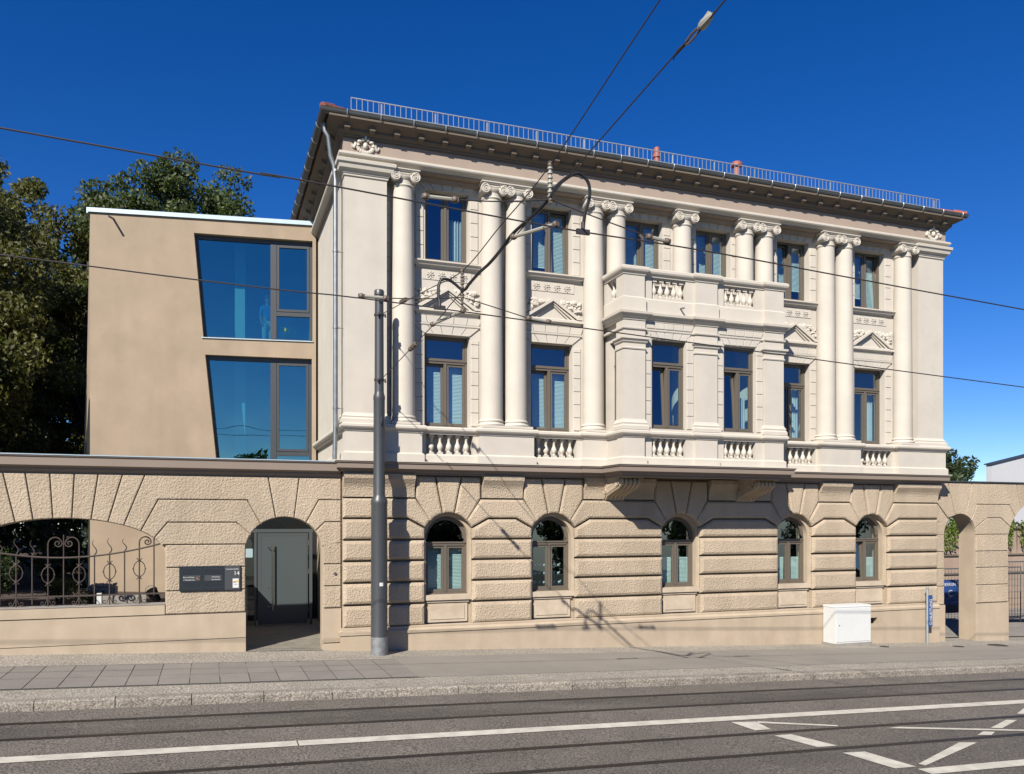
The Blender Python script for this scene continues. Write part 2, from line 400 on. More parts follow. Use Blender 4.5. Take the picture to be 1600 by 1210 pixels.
sheet('near_pavement', XS, [1.5, 3, 5.0], .12, m_as2)
# tram tracks: rail head, groove, rail lip
def track(ya, yb, label):
    t = empty('tram_track', (0, (ya + yb) / 2, zroad(0, ya)), label, 'tram track', 'tram tracks in the road')
    for y in (ya, yb):
        for nm, w, o, dz, mm in (('rail', .055, 0, .006, M['rail']), ('rail_groove', .045, -.052, .005, M['rubber']), ('rail_lip', .02, -.086, .006, M['rail'])):
            b = MB()
            for i in range(len(XS) - 1):
                a, c = XS[i], XS[i + 1]
                b.add([(a, y + o - w / 2, zroad(a, y) + dz), (c, y + o - w / 2, zroad(c, y) + dz), (c, y + o + w / 2, zroad(c, y) + dz), (a, y + o + w / 2, zroad(a, y) + dz)], [(0, 1, 2, 3)])
                b.add([(a, y + o - w / 2, zroad(a, y) + dz), (c, y + o - w / 2, zroad(c, y) + dz), (c, y + o - w / 2, zroad(c, y) - .05), (a, y + o - w / 2, zroad(a, y) - .05)], [(0, 3, 2, 1)])
            o_ = b.build(nm, mm, t, recalc=False); o_.location = (0, -t.location.y, -t.location.z)
track(14.16, 13.19, 'pair of grooved tram rails in dark asphalt beside the far kerb')
track(11.13, 10.07, 'pair of grooved tram rails nearer the camera, crossed by white markings')
# painted markings
def mark(polys, name):
    b = MB()
    for p in polys:
        for i in range(1):
            b.add([(x, y, zroad(x, y) + .0095) for x, y in p], [tuple(range(len(p)))])
    return struct(b.build(name, M['paint'], recalc=False))
def ln(y0, y1, xs, a=0): return [[(xs[i], y0), (xs[i + 1] - a, y0), (xs[i + 1] - a, y1), (xs[i], y1)] for i in range(len(xs) - 1)]
mark(ln(11.95, 12.23, [-30, -20, -10, -5, 1.17]) + ln(11.95, 12.23, [1.19, 5, 10, 15, 20, 25, 30, 40, 60]), 'edge_line')
mark([[(8.30, 11.26), (8.61, 11.27), (8.70, 11.79), (8.24, 11.84)],
      [(8.39, 10.90), (8.60, 10.15), (8.97, 10.15), (8.73, 10.91)], [(8.75, 9.80), (8.90, 8.95), (9.28, 8.95), (9.14, 9.77)],
      [(9.46, 8.96), (11.38, 9.78), (11.10, 9.86), (9.42, 9.05)],
      [(11.83, 10.16), (12.07, 10.10), (12.34, 10.26), (12.16, 10.33)], [(12.53, 10.50), (12.71, 10.43), (13.59, 10.85), (13.39, 10.91)],
      [(14.08, 11.25), (14.30, 11.2), (15.1, 11.6), (14.85, 11.68)]], 'hatch_marking')
mark([[(8.63, 11.71), (9.88, 11.19), (9.97, 11.25), (8.75, 11.80)], [(10.65, 10.89), (12.95, 10.18), (14.5, 9.72), (14.6, 9.78), (13.02, 10.26), (10.95, 10.92)]], 'thin_marking')
mark(ln(8.60, 8.85, [9.2, 12, 15, 20, 30]), 'centre_line')
for x, y, r in ((18.4, 18.9, .13), (20.9, 18.6, .16), (22.6, 18.7, .28)):
    b = MB(); b.lathe(0, 0, [(r, 0), (r, .006), (r * .85, .009), (.001, .009)], 20, False)
    o = b.build('valve_cover', M['cast'], loc=(x, y, zroad(x, y) + .006))
    tag(o, {.13: 'small round iron cover in the pavement, leftmost of three', .16: 'small round iron cover in the pavement, middle of three', .28: 'larger round iron cover in the pavement near the right frame edge'}[r], 'valve cover', 'iron covers in the pavement')

# ------------------------------------------------------------ villa
XC = 12.2
villa = empty('villa', (XC, 20, 0), 'three storey cream villa with ionic columns, balcony bay and rusticated sand ground floor', 'building')
VO = Vector((-XC, -20, 0))
def vp(name, b, m, parent=None, label=None):
    o = b.build(name, m, parent or villa)
    if not parent: o.location = VO
    if label: o['label'] = label
    return o
XL, XR = 2.98, 21.42
WIN = [5.57, 8.39, 12.2, 16.01, 18.83]                       # ground floor
UW = [XC - 6.64, XC - 3.82, XC - 1.1, XC + 1.1, XC + 3.82, XC + 6.64]
def arc(cx, zs, hw, rise, x0, x1, n=8):
    """points along an arch from x0 to x1"""
    o = []
    for i in range(n + 1):
        a0 = math.acos(max(-1, min(1, (x0 - cx) / hw))); a1 = math.acos(max(-1, min(1, (x1 - cx) / hw)))
        a = a0 + (a1 - a0) * i / n; o.append((cx + hw * math.cos(a), zs + rise * math.sin(a)))
    return o
# core walls ------------------------------------------------
w = MB()
def arch_wall(w, x0, x1, z0, z1, cx, hw, zs, rise, sill, y0, y1):
    if sill is not None and sill > z0: w.box(x0, x1, y0, y1, z0, sill)
    s = sill if sill is not None else z0
    w.box(x0, cx - hw, y0, y1, s, zs); w.box(cx + hw, x1, y0, y1, s, zs)
    w.prism([(x0, zs)] + arc(cx, zs, hw, rise, cx - hw, cx + hw, 24) + [(x1, zs), (x1, z1), (x0, z1)], y0, y1)
edges = [XL + .03] + [(WIN[i] + WIN[i + 1]) / 2 for i in range(4)] + [XR + .02]
for i, c in enumerate(WIN):
    arch_wall(w, edges[i], edges[i + 1], -1.6, 4.1, c, .56, 2.52, .56, 1.13, 20.0, 20.42)
w.box(XL + .03, XL + .43, 20.42, 32, -1.6, 4.1); w.box(XR - .38, XR + .02, 20.42, 32, -1.9, 4.1)
vp('ground_floor_wall', w, M['sand'])
w = MB()
Y0, Y1 = 19.95, 20.35
def rect_wall(w, x0, x1, z0, z1, holes, y0, y1):
    xs = sorted(set([x0, x1] + [h[0] for h in holes] + [h[1] for h in holes]))
    for a, b_ in zip(xs[:-1], xs[1:]):
        hs_ = sorted([(h[2], h[3]) for h in holes if h[0] <= a + 1e-6 and h[1] >= b_ - 1e-6]); z = z0
        for h0, h1 in hs_:
            if h0 > z: w.box(a, b_, y0, y1, z, h0)
            z = h1
        if z1 > z: w.box(a, b_, y0, y1, z, z1)
holes = []
for i, c in enumerate(UW):
    holes.append((c - .56, c + .56, 9.39, 11.14))
    if i not in (2, 3): holes.append((c - .58, c + .58, 5.30, 7.58))
holes.append((XC - 2.2, XC + 2.2, 5.0, 8.0))
rect_wall(w, XL + .07, XR - .05, 4.1, 12.1, [h for h in holes if h[2] != 9.39 or True], Y0, Y1)
w.box(XL + .07, XL + .45, Y1, 32, 4.1, 12.1); w.box(XR - .43, XR - .05, Y1, 32, 4.1, 12.1)
w.box(XL + .03, XR, 32, 32.4, -1.6, 12.1)
vp('upper_wall', w, M['cream'])
w = MB()
for z in (-.2, 4.2, 8.35, 11.9): w.box(XL + .46, XR - .46, 20.43, 31.98, z, z + .2)
w.box(XL + .46, XR - .46, 24.2, 24.3, 0, 4.2); w.box(XL + .46, XR - .46, 24.2, 24.3, 4.41, 8.34); w.box(XL + .46, XR - .46, 24.2, 24.3, 8.56, 11.9)
for x in (6.98, 10.1, 14.3, 17.42):
    for z0, z1 in ((0, 4.2), (4.41, 8.34), (8.56, 11.9)): w.box(x, x + .12, 20.45, 24.19, z0, z1)
vp('inside_walls', w, M['inner'])
# rusticated blocks ----------------------------------------
rb = MB(); YF, YB = 19.80, 20.01
def pier(L_, R_):
    """courses between two windows; L_/R_ = ('w', centre) or ('e', x)"""
    def xl(a): return L_[1] + a if L_[0] == 'w' else L_[1]
    def xr(a): return R_[1] - a if R_[0] == 'w' else R_[1]
    for z0, z1 in ((.42, .925), (.97, 1.455), (1.50, 1.975), (2.02, 2.485)):
        rb.block([(xl(.61), z0), (xr(.61), z0), (xr(.61), z1), (xl(.61), z1)], YB, YF - .01, .075)
    p = [(xl(.61), 2.525)]
    p += [(xr(.61), 2.525)]
    p += [(xr(.61), 2.77), (xr(1.04), 3.0)] if R_[0] == 'w' else [(xr(0), 3.0)]
    p += [(xl(1.04), 3.0), (xl(.61), 2.77)] if L_[0] == 'w' else [(xl(0), 3.0)]
    rb.block(p, YB, YF - .005, .07)
    p = []
    if L_[0] == 'w': p += [(xl(.84), 3.50), (xl(.47), 2.98), (xl(.60), 2.81), (xl(1.03), 3.04)]
    else: p += [(xl(0), 3.50), (xl(0), 3.04)]
    if R_[0] == 'w': p += [(xr(1.03), 3.04), (xr(.60), 2.81), (xr(.47), 2.98), (xr(.84), 3.50)]
    else: p += [(xr(0), 3.04), (xr(0), 3.50)]
    rb.block(p, YB, YF, .055)
    a, c = xl(.87), xr(.87)
    prof = [(0, 3.54), (.19, 3.54), (.20, 3.70), (.215, 3.78), (.245, 3.85), (.29, 3.92), (.33, 3.98), (.34, 4.09), (0, 4.09)]
    rb.mould([(a, 20.01), (a, 20.009), (c, 20.009), (c, 20.01)], [(o * .999, z) for o, z in prof]) if False else rb.add(
        [(x, 20.0 - o, z) for x in (a, c) for o, z in prof],
        [tuple(range(9)), tuple(range(17, 8, -1))] + [(k, k + 9, (k + 1) % 9 + 9, (k + 1) % 9) for k in range(9)])
pier(('e', XL), ('w', WIN[0]))
for i in range(4): pier(('w', WIN[i]), ('w', WIN[i + 1]))
pier(('w', WIN[4]), ('e', XR))
for c in WIN:
    for s in (-1, 1):
        a = arc(0, 2.55, .62, .62, .16, .47, 5)
        rb.block([(c + s * x, z) for x, z in a + [(.83, 3.53), (.83, 4.06), (.35, 4.06)]], YB, YF + .01, .05)
    a = arc(0, 2.55, .62, .62, -.14, .14, 4)
    rb.block([(c + x, z) for x, z in a + [(.32, 4.06), (-.32, 4.06)]], YB, YF, .05)
vp('rusticated_blocks', rb, M['rough'])
# plinth with the small cellar slot behind the cabinet
w = MB(); w.prism([(XL - .06, -1.6), (18.43, -1.6), (18.43, .24), (XL - .06, .24)], 19.74, 20.0)
w.prism([(18.95, -1.7), (XR, -1.7), (XR, .24), (18.95, .24)], 19.74, 20.0)
w.box(18.43, 18.95, 19.74, 20.0, .05, .24); w.box(18.43, 18.95, 19.74, 20.0, -1.7, -.15)
w.mould([(XL - .06, 20.3), (XL - .06, 19.745), (XR, 19.745)], [(0, .24), (.03, .25), (.03, .31), (.0, .34), (-.02, .36), (-.02, .40), (-.1, .42), (-.1, .24)])
vp('plinth', w, M['sand'])
w = MB(); w.box(18.435, 18.945, 19.93, 19.99, -.145, .045); vp('cellar_vent_shade', w, M['black'])  # black fill paints the shade inside the vent slot
for c in WIN:                                            # sill, apron panel and smooth reveal
    w = MB(); w.box(c - .62, c + .62, 19.89, 20.0, 1.0, 1.128)
    w.box(c - .55, c + .55, 19.93, 20.0, .94, .985)
    w.prism([(c - .52, .45), (c + .52, .45), (c + .52, .92), (c - .52, .92)], 19.96, 20.0)
    w.box(c - .44, c + .44, 19.945, 19.96, .52, .86)
    for s in (-1, 1):
        w.box(min(c + s * .565, c + s * .605), max(c + s * .565, c + s * .605), 19.90, 20.0, 1.13, 2.52)
    vp('window_apron', w, M['apron'])
# brown cornice between the storeys, following the bay
BX0, BX1 = XC - 2.43, XC + 2.43; BY = 18.6
cpath = [(XL + .03, 32), (XL + .03, 19.72), (XC - 2.98, 19.72), (XC - 2.98, 19.62), (BX0, 19.62), (BX0, BY), (BX1, BY), (BX1, 19.62), (XC + 2.98, 19.62), (XC + 2.98, 19.72), (XR - .03, 19.72), (XR - .03, 32)]
w = MB(); w.mould(cpath, [(-.3, 4.08), (.03, 4.08), (.03, 4.13), (.09, 4.15), (.10, 4.19), (.20, 4.21), (.20, 4.32), (.23, 4.34), (.23, 4.37), (-.3, 4.37)])
w.box(BX0 + .2, BX1 - .2, BY + .2, 19.95, 4.12, 4.36)
vp('storey_cornice', w, M['brown'])
w = MB(); w.mould(cpath, [(-.3, 4.372), (.25, 4.372), (.25, 4.392), (-.3, 4.40)])
w.box(BX0 + .2, BX1 - .2, BY + .2, 19.95, 4.372, 4.39)
vp('cornice_flashing', w, M['cream_trim'])
# pedestal zone
def zpath(yp, yr, bay=True):
    p = [(XL, 32), (XL, yp), (4.82, yp), (4.82, yr), (6.28, yr), (6.28, yp), (7.72, yp), (7.72, yr), (9.12, yr), (9.12, yp), (BX0, yp)]
    q = [(2 * XC - x, y) for x, y in p[::-1]]
    mid = [(BX0, BY), (BX0 + .6, BY), (BX0 + .6, BY + .08), (XC - .33, BY + .08), (XC - .33, BY), (XC + .33, BY), (XC + .33, BY + .08), (BX1 - .6, BY + .08), (BX1 - .6, BY), (BX1, BY)]
    return p + mid + q
w = MB(); w.mould(zpath(19.52, 19.70), [(-.45, 5.08), (.02, 5.08), (.03, 5.12), (.08, 5.15), (.10, 5.18), (.10, 5.23), (.07, 5.26), (-.45, 5.27)])
w.mould(zpath(19.52, 19.70), [(-.45, 4.39), (.05, 4.39), (.05, 4.56), (.0, 4.60), (-.45, 4.60)])
vp('pedestal_mouldings', w, M['cream_trim'])
for a, b_ in ((XL, 4.82), (6.28, 7.72), (9.12, BX0 + .02)):
    for s in (0, 1):
        x0, x1 = (a, b_) if not s else (2 * XC - b_, 2 * XC - a)
        w = MB(); w.box(x0, x1, 19.52, 19.95, 4.60, 5.08); vp('pedestal', w, M['cream'])
for i, c in enumerate(UW):
    if i in (2, 3): continue
    w = MB()
    for x0, x1 in ((c - .86, c - .60), (c + .60, c + .86)): w = MB(); w.box(x0, x1, 19.70, 19.94, 4.60, 5.08); vp('balustrade_pier', w, M['cream'])
w = MB(); w.box(BX0, BX0 + .6, BY, 18.95, 4.6, 5.08); w.box(BX1 - .6, BX1, BY, 18.95, 4.6, 5.08); w.box(XC - .33, XC + .33, BY, 18.95, 4.6, 5.08)
for s in (-1, 1):
    c = XC + s * 1.08
    for t in (-1, 1):
        xa, xb = sorted((c + t * .5, c + t * .75)); w.box(xa, xb, BY + .08, 18.95, 4.6, 5.08)
    w.box(c - .75, c + .75, 18.95, 19.05, 4.4, 5.3)
w.box(BX0 + .02, BX0 + .3, 18.95, 19.95, 4.4, 5.28); w.box(BX1 - .3, BX1 - .02, 18.95, 19.95, 4.4, 5.28)
vp('bay_parapet', w, M['cream'])
# balusters
bal = MB(); bal.box(-.062, .062, -.062, .062, 0, .05)
bal.lathe(0, 0, [(.045, .05), (.05, .065), (.035, .085), (.042, .10), (.068, .15), (.074, .19), (.062, .235), (.040, .28), (.031, .31), (.034, .36), (.045, .385), (.036, .40), (.050, .42)], 14)
bal.box(-.062, .062, -.062, .062, .42, .48)
bal_me = None
def balustrade(cx, y, z, n=5, sp=.224, k=1., rot=0, parent_name='balustrade'):
    global bal_me
    h = MB(); L_ = sp * n / 2
    h.box(-L_ - .02, L_ + .02, -.075, .075, -.03, 0); h.box(-L_ - .02, L_ + .02, -.075, .075, .48 * k, .48 * k + .02)
    rail = h.build(parent_name, M['cream_trim'], villa, loc=(cx - XC, y - 20, z), rot=(0, 0, rot))
    for i in range(n):
        if bal_me is None: o = bal.build('baluster', M['cream_trim'], rail); bal_me = o.data
        else: o = bpy.data.objects.new('baluster', bal_me); col.objects.link(o); o.parent = rail
        o.location = ((i - (n - 1) / 2) * sp, 0, 0); o.scale = (1, 1, k)
for i, c in enumerate(UW):
    if i not in (2, 3): balustrade(c, 19.80, 4.60)
for s in (-1, 1):
    balustrade(XC + s * 1.08, 18.78, 4.60, 5, .196)
    balustrade(XC + s * 1.08, 18.78, 8.66, 5, .196, 1.03)
balustrade(BX0 + .12, 19.25, 8.66, 2, .2, 1.03, R(90)); balustrade(BX1 - .12, 19.25, 8.66, 2, .2, 1.03, R(90))
# columns ----------------------------------------------------
sh = MB(); prof = []
for i in range(13):
    t = i / 12; z = 5.50 + t * (10.98 - 5.50); prof.append((.285 - .04 * t ** 1.6, z))
prof += [(.262, 11.0), (.272, 11.02), (.262, 11.04), (.243, 11.05), (.243, 11.16)]
sh.lathe(0, 0, prof, 36)
cb_ = MB(); cb_.box(-.34, .34, -.34, .34, 5.27, 5.33)
cb_.lathe(0, 0, [(.33, 5.33), (.345, 5.36), (.33, 5.395), (.30, 5.405), (.298, 5.43), (.315, 5.45), (.31, 5.475), (.288, 5.49), (.285, 5.51)], 36)
cp = MB()
cp.lathe(0, 0, [(.243, 11.14), (.29, 11.19), (.30, 11.23), (.27, 11.26)], 28)
cp.box(-.30, .30, -.27, .27, 11.25, 11.315)
cp.mould([(-.30, .30), (-.30, -.28), (.30, -.28), (.30, .30)], [(-.2, 11.315), (.0, 11.315), (.02, 11.33), (.02, 11.345), (.045, 11.36), (.045, 11.385), (-.2, 11.385)])
for s in (-1, 1):
    cx, cz = s * .235, 11.205
    cp.tube([(cx, -.295, cz), (cx, -.2, cz), (cx, -.1, cz), (cx, 0, cz), (cx, .1, cz), (cx, .2, cz), (cx, .28, cz)], [.125, .12, .095, .085, .095, .12, .125], 16)
    sp_ = [];
    for i in range(34):
        t = i / 33; a = R(90) + s * -1 * t * R(810) ; r = .122 * (1 - t) + .02 * t
        sp_.append((cx + r * math.cos(a) * 1, -.30, cz + r * math.sin(a)))
    cp.tube(sp_, .0155, 5)
    cp.ball((cx, -.30, cz), .024, (1, .7, 1), 8, 5)
for i in range(5):
    x = -.11 + i * .055; cp.ball((x, -.275, 11.225), .026, (.8, .8, 1.15), 6, 5)
cp.tube([(-.16, -.295, 11.275), (-.05, -.295, 11.262), (.05, -.295, 11.262), (.16, -.295, 11.275)], .012, 5)
cols = [XC + s * d for d in (7.78, 5.53, 4.87, 2.69, 2.02) for s in (-1, 1)] + [XC]
first = None
for x in sorted(cols):
    if first is None:
        first = vp('column', sh, M['cream']); first.location = (x - XC, 19.80 - 20, 0)
        c_b = cb_.build('column_base', M['cream_trim'], first); c_c = cp.build('capital', M['cream_trim'], first); c0 = first
    else:
        c0 = clone(first, villa, (x - XC, -.20, 0)); clone(c_b, c0); clone(c_c, c0)
# corner pilasters
for s in (-1, 1):
    def X(x): return XC + s * (x - XC) * -1 if s > 0 else x
    a, b_ = (XL, XL + 1.0) if s < 0 else (XR - 1.0, XR)
    w = MB(); w.box(a, b_, 19.62, 20.4, 5.27, 11.45)
    p0 = [(a, 20.4), (a, 19.62), (b_, 19.62), (b_, 19.96)] if s < 0 else [(a, 19.96), (a, 19.62), (b_, 19.62), (b_, 20.4)]
    pr = vp('corner_pilaster', w, M['cream'])
    w = MB(); w.mould(p0, [(-.1, 5.27), (.09, 5.27), (.09, 5.36), (.05, 5.40), (.06, 5.43), (.02, 5.47), (.0, 5.52), (-.1, 5.52)]); w.build('pilaster_base', M['cream_trim'], pr)
    w = MB(); w.mould(p0, [(-.1, 11.06), (.0, 11.06), (.03, 11.08), (.03, 11.12), (.05, 11.13), (.06, 11.17), (.13, 11.22), (.15, 11.30), (.19, 11.34), (.20, 11.41), (.17, 11.43), (-.1, 11.43)])
    o = w.build('pilaster_capital', M['cream_trim'], pr)
# entablature
epath = [(XL - .04, 32), (XL - .04, 19.57), (XR + .04, 19.57), (XR + .04, 32)]
w = MB(); w.mould(epath, [(-.37, 11.44), (.0, 11.44), (.02, 11.47), (.09, 11.50), (.11, 11.53), (.11, 11.575), (.07, 11.60), (-.37, 11.61)])
vp('architrave_ledge', w, M['cream_trim'])
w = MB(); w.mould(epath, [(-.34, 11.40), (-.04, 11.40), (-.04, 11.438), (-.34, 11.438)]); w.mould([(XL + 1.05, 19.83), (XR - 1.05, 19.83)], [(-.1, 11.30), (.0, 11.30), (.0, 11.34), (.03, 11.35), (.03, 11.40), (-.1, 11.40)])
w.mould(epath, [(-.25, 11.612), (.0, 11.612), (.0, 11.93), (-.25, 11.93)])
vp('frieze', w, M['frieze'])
w = MB(); w.mould(epath, [(-.25, 11.935), (.03, 11.935), (.03, 11.965), (.06, 11.98), (.06, 12.01), (.10, 12.03), (.13, 12.07), (.13, 12.12), (.28, 12.20), (.37, 12.24), (.37, 12.28), (-.25, 12.34)])
vp('eaves_soffit', w, M['eaves'])
mod = MB(); mod.add([(-.065, -.10, .125), (.065, -.10, .125), (.065, .05, .10), (-.065, .05, .10), (-.065, -.10, .03), (.065, -.10, .03), (.065, .05, -.02), (-.065, .05, -.02)], [(0, 3, 2, 1), (4, 5, 6, 7), (0, 1, 5, 4), (1, 2, 6, 5), (2, 3, 7, 6), (3, 0, 4, 7)])
m0 = vp('modillion', mod, M['eaves']); m0.location = (3.0 - XC, -.575, 12.05)
for i in range(1, 32):
    clone(m0, villa, (3.0 + i * .587 - XC, -.575, 12.05))
for i in range(12):
    c = clone(m0, villa, (XL - .19 - XC, 20.1 + i * .72 - 20, 12.05)); c.rotation_euler = (0, 0, R(-90))
# roof, gutter, snow guard, vents
GXL, GXR, GY = XL - .56, XR + .50, 19.2
w = MB()
zb, rise = 12.37, 2.9
v = [(GXL + .06, GY + .06, zb), (GXR - .06, GY + .06, zb), (GXR - .06, 33, zb), (GXL + .06, 33, zb), (GXL + 6.5, 26, zb + rise - .6), (GXR - 6.5, 26, zb + rise - .6),
     (GXL + .06, GY + .06, zb - .04), (GXR - .06, GY + .06, zb - .04), (GXR - .06, 33, zb - .04), (GXL + .06, 33, zb - .04)]
w.add(v, [(0, 1, 5, 4), (1, 2, 5), (2, 3, 4, 5), (3, 0, 4), (6, 9, 8, 7), (0, 6, 7, 1), (1, 7, 8, 2), (2, 8, 9, 3), (3, 9, 6, 0)])
for (ax, ay, az), (bx, by, bz) in (((GXL, GY, zb), (GXL + 6.5, 26, zb + rise - .6)), ((GXR, GY, zb), (GXR - 6.5, 26, zb + rise - .6))):
    a = Vector((ax, ay, az)); d = (Vector((bx, by, bz)) - a); n = 24
    for i in range(n):
        w.tube([a + d * (i / n) + Vector((0, 0, .04)), a + d * ((i + .95) / n) + Vector((0, 0, .055))], [.085, .105], 8)
x = GXL + .1
while x < GXR - .1:                                        # tile noses along the eaves
    w.tube([(x, GY + .10, zb - .015), (x, GY + .45, zb + .10)], .05, 6); x += .2
roof = vp('roof', w, M['tile'])
gp = [(GXL + .08, 32.5), (GXL + .08, GY + .08), (GXR - .08, GY + .08), (GXR - .08, 32.5)]
prof = [(-.06, 12.40), (-.06, 12.32)] + [(.03 + .09 * math.cos(R(a)), 12.365 + .095 * math.sin(R(a))) for a in range(200, 361, 20)] + [(.13, 12.40), (.10, 12.41), (.10, 12.385)]
w = MB(); w.mould(gp, prof); gut = vp('gutter', w, M['gutter'])
for i in range(25):
    b = MB(); x = GXL + .55 + i * .78
    if x > GXR - .2: break
    b.tube([(x, GY + .05 - .03 - .097 * math.cos(R(a)), 12.365 - .10 * math.sin(R(a))) for a in range(-20, 111, 26)], .009, 4)
    b.build('gutter_bracket', M['galv'], gut)
for i in range(8):
    b = MB(); y = GY + .8 + i * .85
    b.tube([(GXL + .05 - .03 + .03 - .097 * math.cos(R(a)), y, 12.365 - .10 * math.sin(R(a))) for a in range(-20, 111, 26)], .009, 4)
    b.build('gutter_bracket', M['galv'], gut)
w = MB(); x0, x1, y, zl, zh = 3.12, 21.2, 19.55, 12.60, 12.88
w.bar((x0, y, zl), (x1, y, zl), .022); w.bar((x0, y, zh), (x1, y, zh), .022)
x = x0
while x <= x1: w.bar((x, y, zl), (x, y, zh), .014); x += .131
sg = vp('snow_guard', w, M['galv'])
x = x0 + .72
while x < x1:
    b = MB(); b.bar((x, y + .03, 12.46), (x, y + .012, zh + .01), .035, .02); b.bar((x, y + .03, 12.5), (x, y + .35, 12.56), .03, .012); x += 1.32
    b.build('guard_stay', M['galv'], sg)
for x, mush in ((11.64, 0), (14.25, 1)):
    b = MB(); b.lathe(x, 20.2, [(.085, 12.6), (.085, 13.02), (.115, 13.02), (.115, 13.10), (.085, 13.10), (.085, 13.28), (.06, 13.30)] if not mush else [(.10, 12.6), (.10, 13.14), (.17, 13.16), (.17, 13.24), (.10, 13.29), (.01, 13.30)], 16)
    b.build('vent_pipe', M['vent'], roof)
# downpipe on the left corner
b = MB(); b.tube([(GXL + .12, 19.75, 12.28), (GXL + .12, 19.75, 12.10), (GXL + .2, 19.75, 11.98), (XL - .30, 19.80, 11.55), (XL - .22, 19.82, 11.35), (XL - .18, 19.82, 11.0), (XL - .18, 19.82, 8), (XL - .18, 19.82, 5.3), (XL - .20, 19.82, 4.42)], .055, 12)
dp = vp('downpipe', b, M['zinc'])
for z in (11.2, 9.3, 7.5, 5.6):
    b = MB(); b.lathe(XL - .18, 19.82, [(.058, z), (.066, z), (.066, z + .05), (.058, z + .05)], 12); b.cyl((XL - .12, 19.82, z + .02), (XL + .05, 19.82, z + .02), .01, 6)
    b.build('pipe_clip', M['zinc'], dp)
# quoin blocks beside windows and lintel blocks
q = MB()
def quoins(q, c, hw, wd, z0, z1, yb, yf, h=.343, g=.014):
    for s in (-1, 1):
        q = MB(); z = z0
        while z < z1 - .05:
            zz = min(z + h - g, z1)
            xa, xb = sorted((c + s * (hw + .045), c + s * (hw + wd))); q.block([(xa, z), (xb, z), (xb, zz), (xa, zz)], yb, yf, .008)
            z += h
        vp('quoin_strip', q, M['cream'])
def lintel(q, c, hw, ow, z0, z1, yb, yf, n=5):
    g = .007
    for i in range(n):
        b0, b1 = -hw + 2 * hw * i / n, -hw + 2 * hw * (i + 1) / n; t0, t1 = -ow + 2 * ow * i / n, -ow + 2 * ow * (i + 1) / n
        q.block([(c + b0 + g, z0), (c + b1 - g, z0), (c + t1 - g, z1), (c + t0 + g, z1)], yb, yf, .008)
for i, c in enumerate(UW):
    q = MB()
    quoins(q, c, .56, .80 - .56, 9.42, 11.0, 19.96, 19.925)
    lintel(q, c, .58, .80, 11.16, 11.34, 19.96, 19.925)
    if i not in (2, 3):
        quoins(q, c, .58, .82 - .58, 5.34, 7.5, 19.96, 19.925)
        vp('lintel_blocks', q, M['cream']); q = MB(); lintel(q, c, .60, .84, 7.60, 7.80, 19.96, 19.92); lintel(q, c, .84, .90, 7.86, 8.04, 19.96, 19.92)
    vp('lintel_blocks', q, M['cream'])
for c in [XL + 1.06, XR - 1.06]:
    z = 5.6; q = MB()
    while z < 11: q.block([(c - .05, z), (c + .09, z), (c + .09, z + .33), (c - .05, z + .33)], 19.96, 19.93, .008); z += .343
    vp('quoin_strip', q, M['cream'])
for i, c in enumerate(UW):
    if i in (2, 3): continue
    q = MB(); q.mould([(c - .84, 19.95), (c + .84, 19.95)], [(-.02, 7.80), (.04, 7.80), (.05, 7.82), (.05, 7.85), (-.02, 7.86)])
    q.box(c - .56, c + .56, 19.90, 20.0, 7.585, 7.60)
    vp('lintel_band', q, M['cream_trim'])
# sills, rosettes, pediments
for i, c in enumerate(UW):
    w = MB(); w.mould([(c - .80, 20.0), (c - .80, 19.90), (c + .80, 19.90), (c + .80, 20.0)], [(-.09, 9.22), (.0, 9.22), (.01, 9.25), (.05, 9.27), (.07, 9.31), (.11, 9.34), (.11, 9.375), (-.09, 9.39)])
    sl = vp('window_sill', w, M['cream_trim'])
    if i in (2, 3): continue
    w = MB(); w.box(c - .63, c + .63, 19.935, 19.95, 8.93, 9.17)
    for t in (-.43, -.145, .145, .43):
        w.ball((c + t, 19.925, 9.05), .026, (1, .9, 1), 8, 6)
        for k in range(8):
            a = k * math.pi / 4; r0, r1 = .042, .095
            w.bar((c + t + r0 * math.cos(a), 19.928, 9.05 + r0 * math.sin(a)), (c + t + r1 * math.cos(a), 19.93, 9.05 + r1 * math.sin(a)), .026, .02)
    vp('rosette_panel', w, M['cream_trim'])
    w = MB(); w.mould([(c - .78, 19.97), (c - .78, 19.93), (c + .78, 19.93), (c + .78, 19.97)], [(-.03, 8.05), (.01, 8.05), (.02, 8.09), (.05, 8.12), (.09, 8.14), (.09, 8.20), (.07, 8.22), (-.03, 8.22)])
    for s in (-1, 1):                                     # raking mouldings
        for dz, th, yo in ((0, .07, 19.82), (-.075, .04, 19.87), (-.125, .03, 19.905)):
            z0, z1 = 8.225 + dz * 1.1, 8.74 + dz
            xo = .84
            if dz: xo = .84 + dz * 2.6; z0 = 8.225
            w.prism([(c, z1), (c + s * xo, z0), (c + s * (xo - th * 2.2), z0), (c, z1 - th)] if s > 0 else [(c, z1), (c, z1 - th), (c - xo + th * 2.2, z0), (c - xo, z0)], yo, 19.95)
    pd = vp('pediment', w, M['cream_trim'])
    rnd = random.Random(i); wl = {-1: MB(), 1: MB()}
    for k in range(110):
        s = rnd.choice((-1, 1)); w = wl[s]; dx = rnd.uniform(.22, .83); zr = 8.24 + (.84 - dx) / .84 * .52 + .04
        zt = 8.70
        if zr > zt - .02: continue
        z = rnd.uniform(zr, zt); r = rnd.uniform(.028, .062)
        w.ball((c + s * dx, 19.93, z), r, (rnd.uniform(.7, 1.6), 1.1, rnd.uniform(.6, 1.3)), 6, 5)
    for s in (-1, 1): wl[s].build('relief', M['cream_trim'], pd)
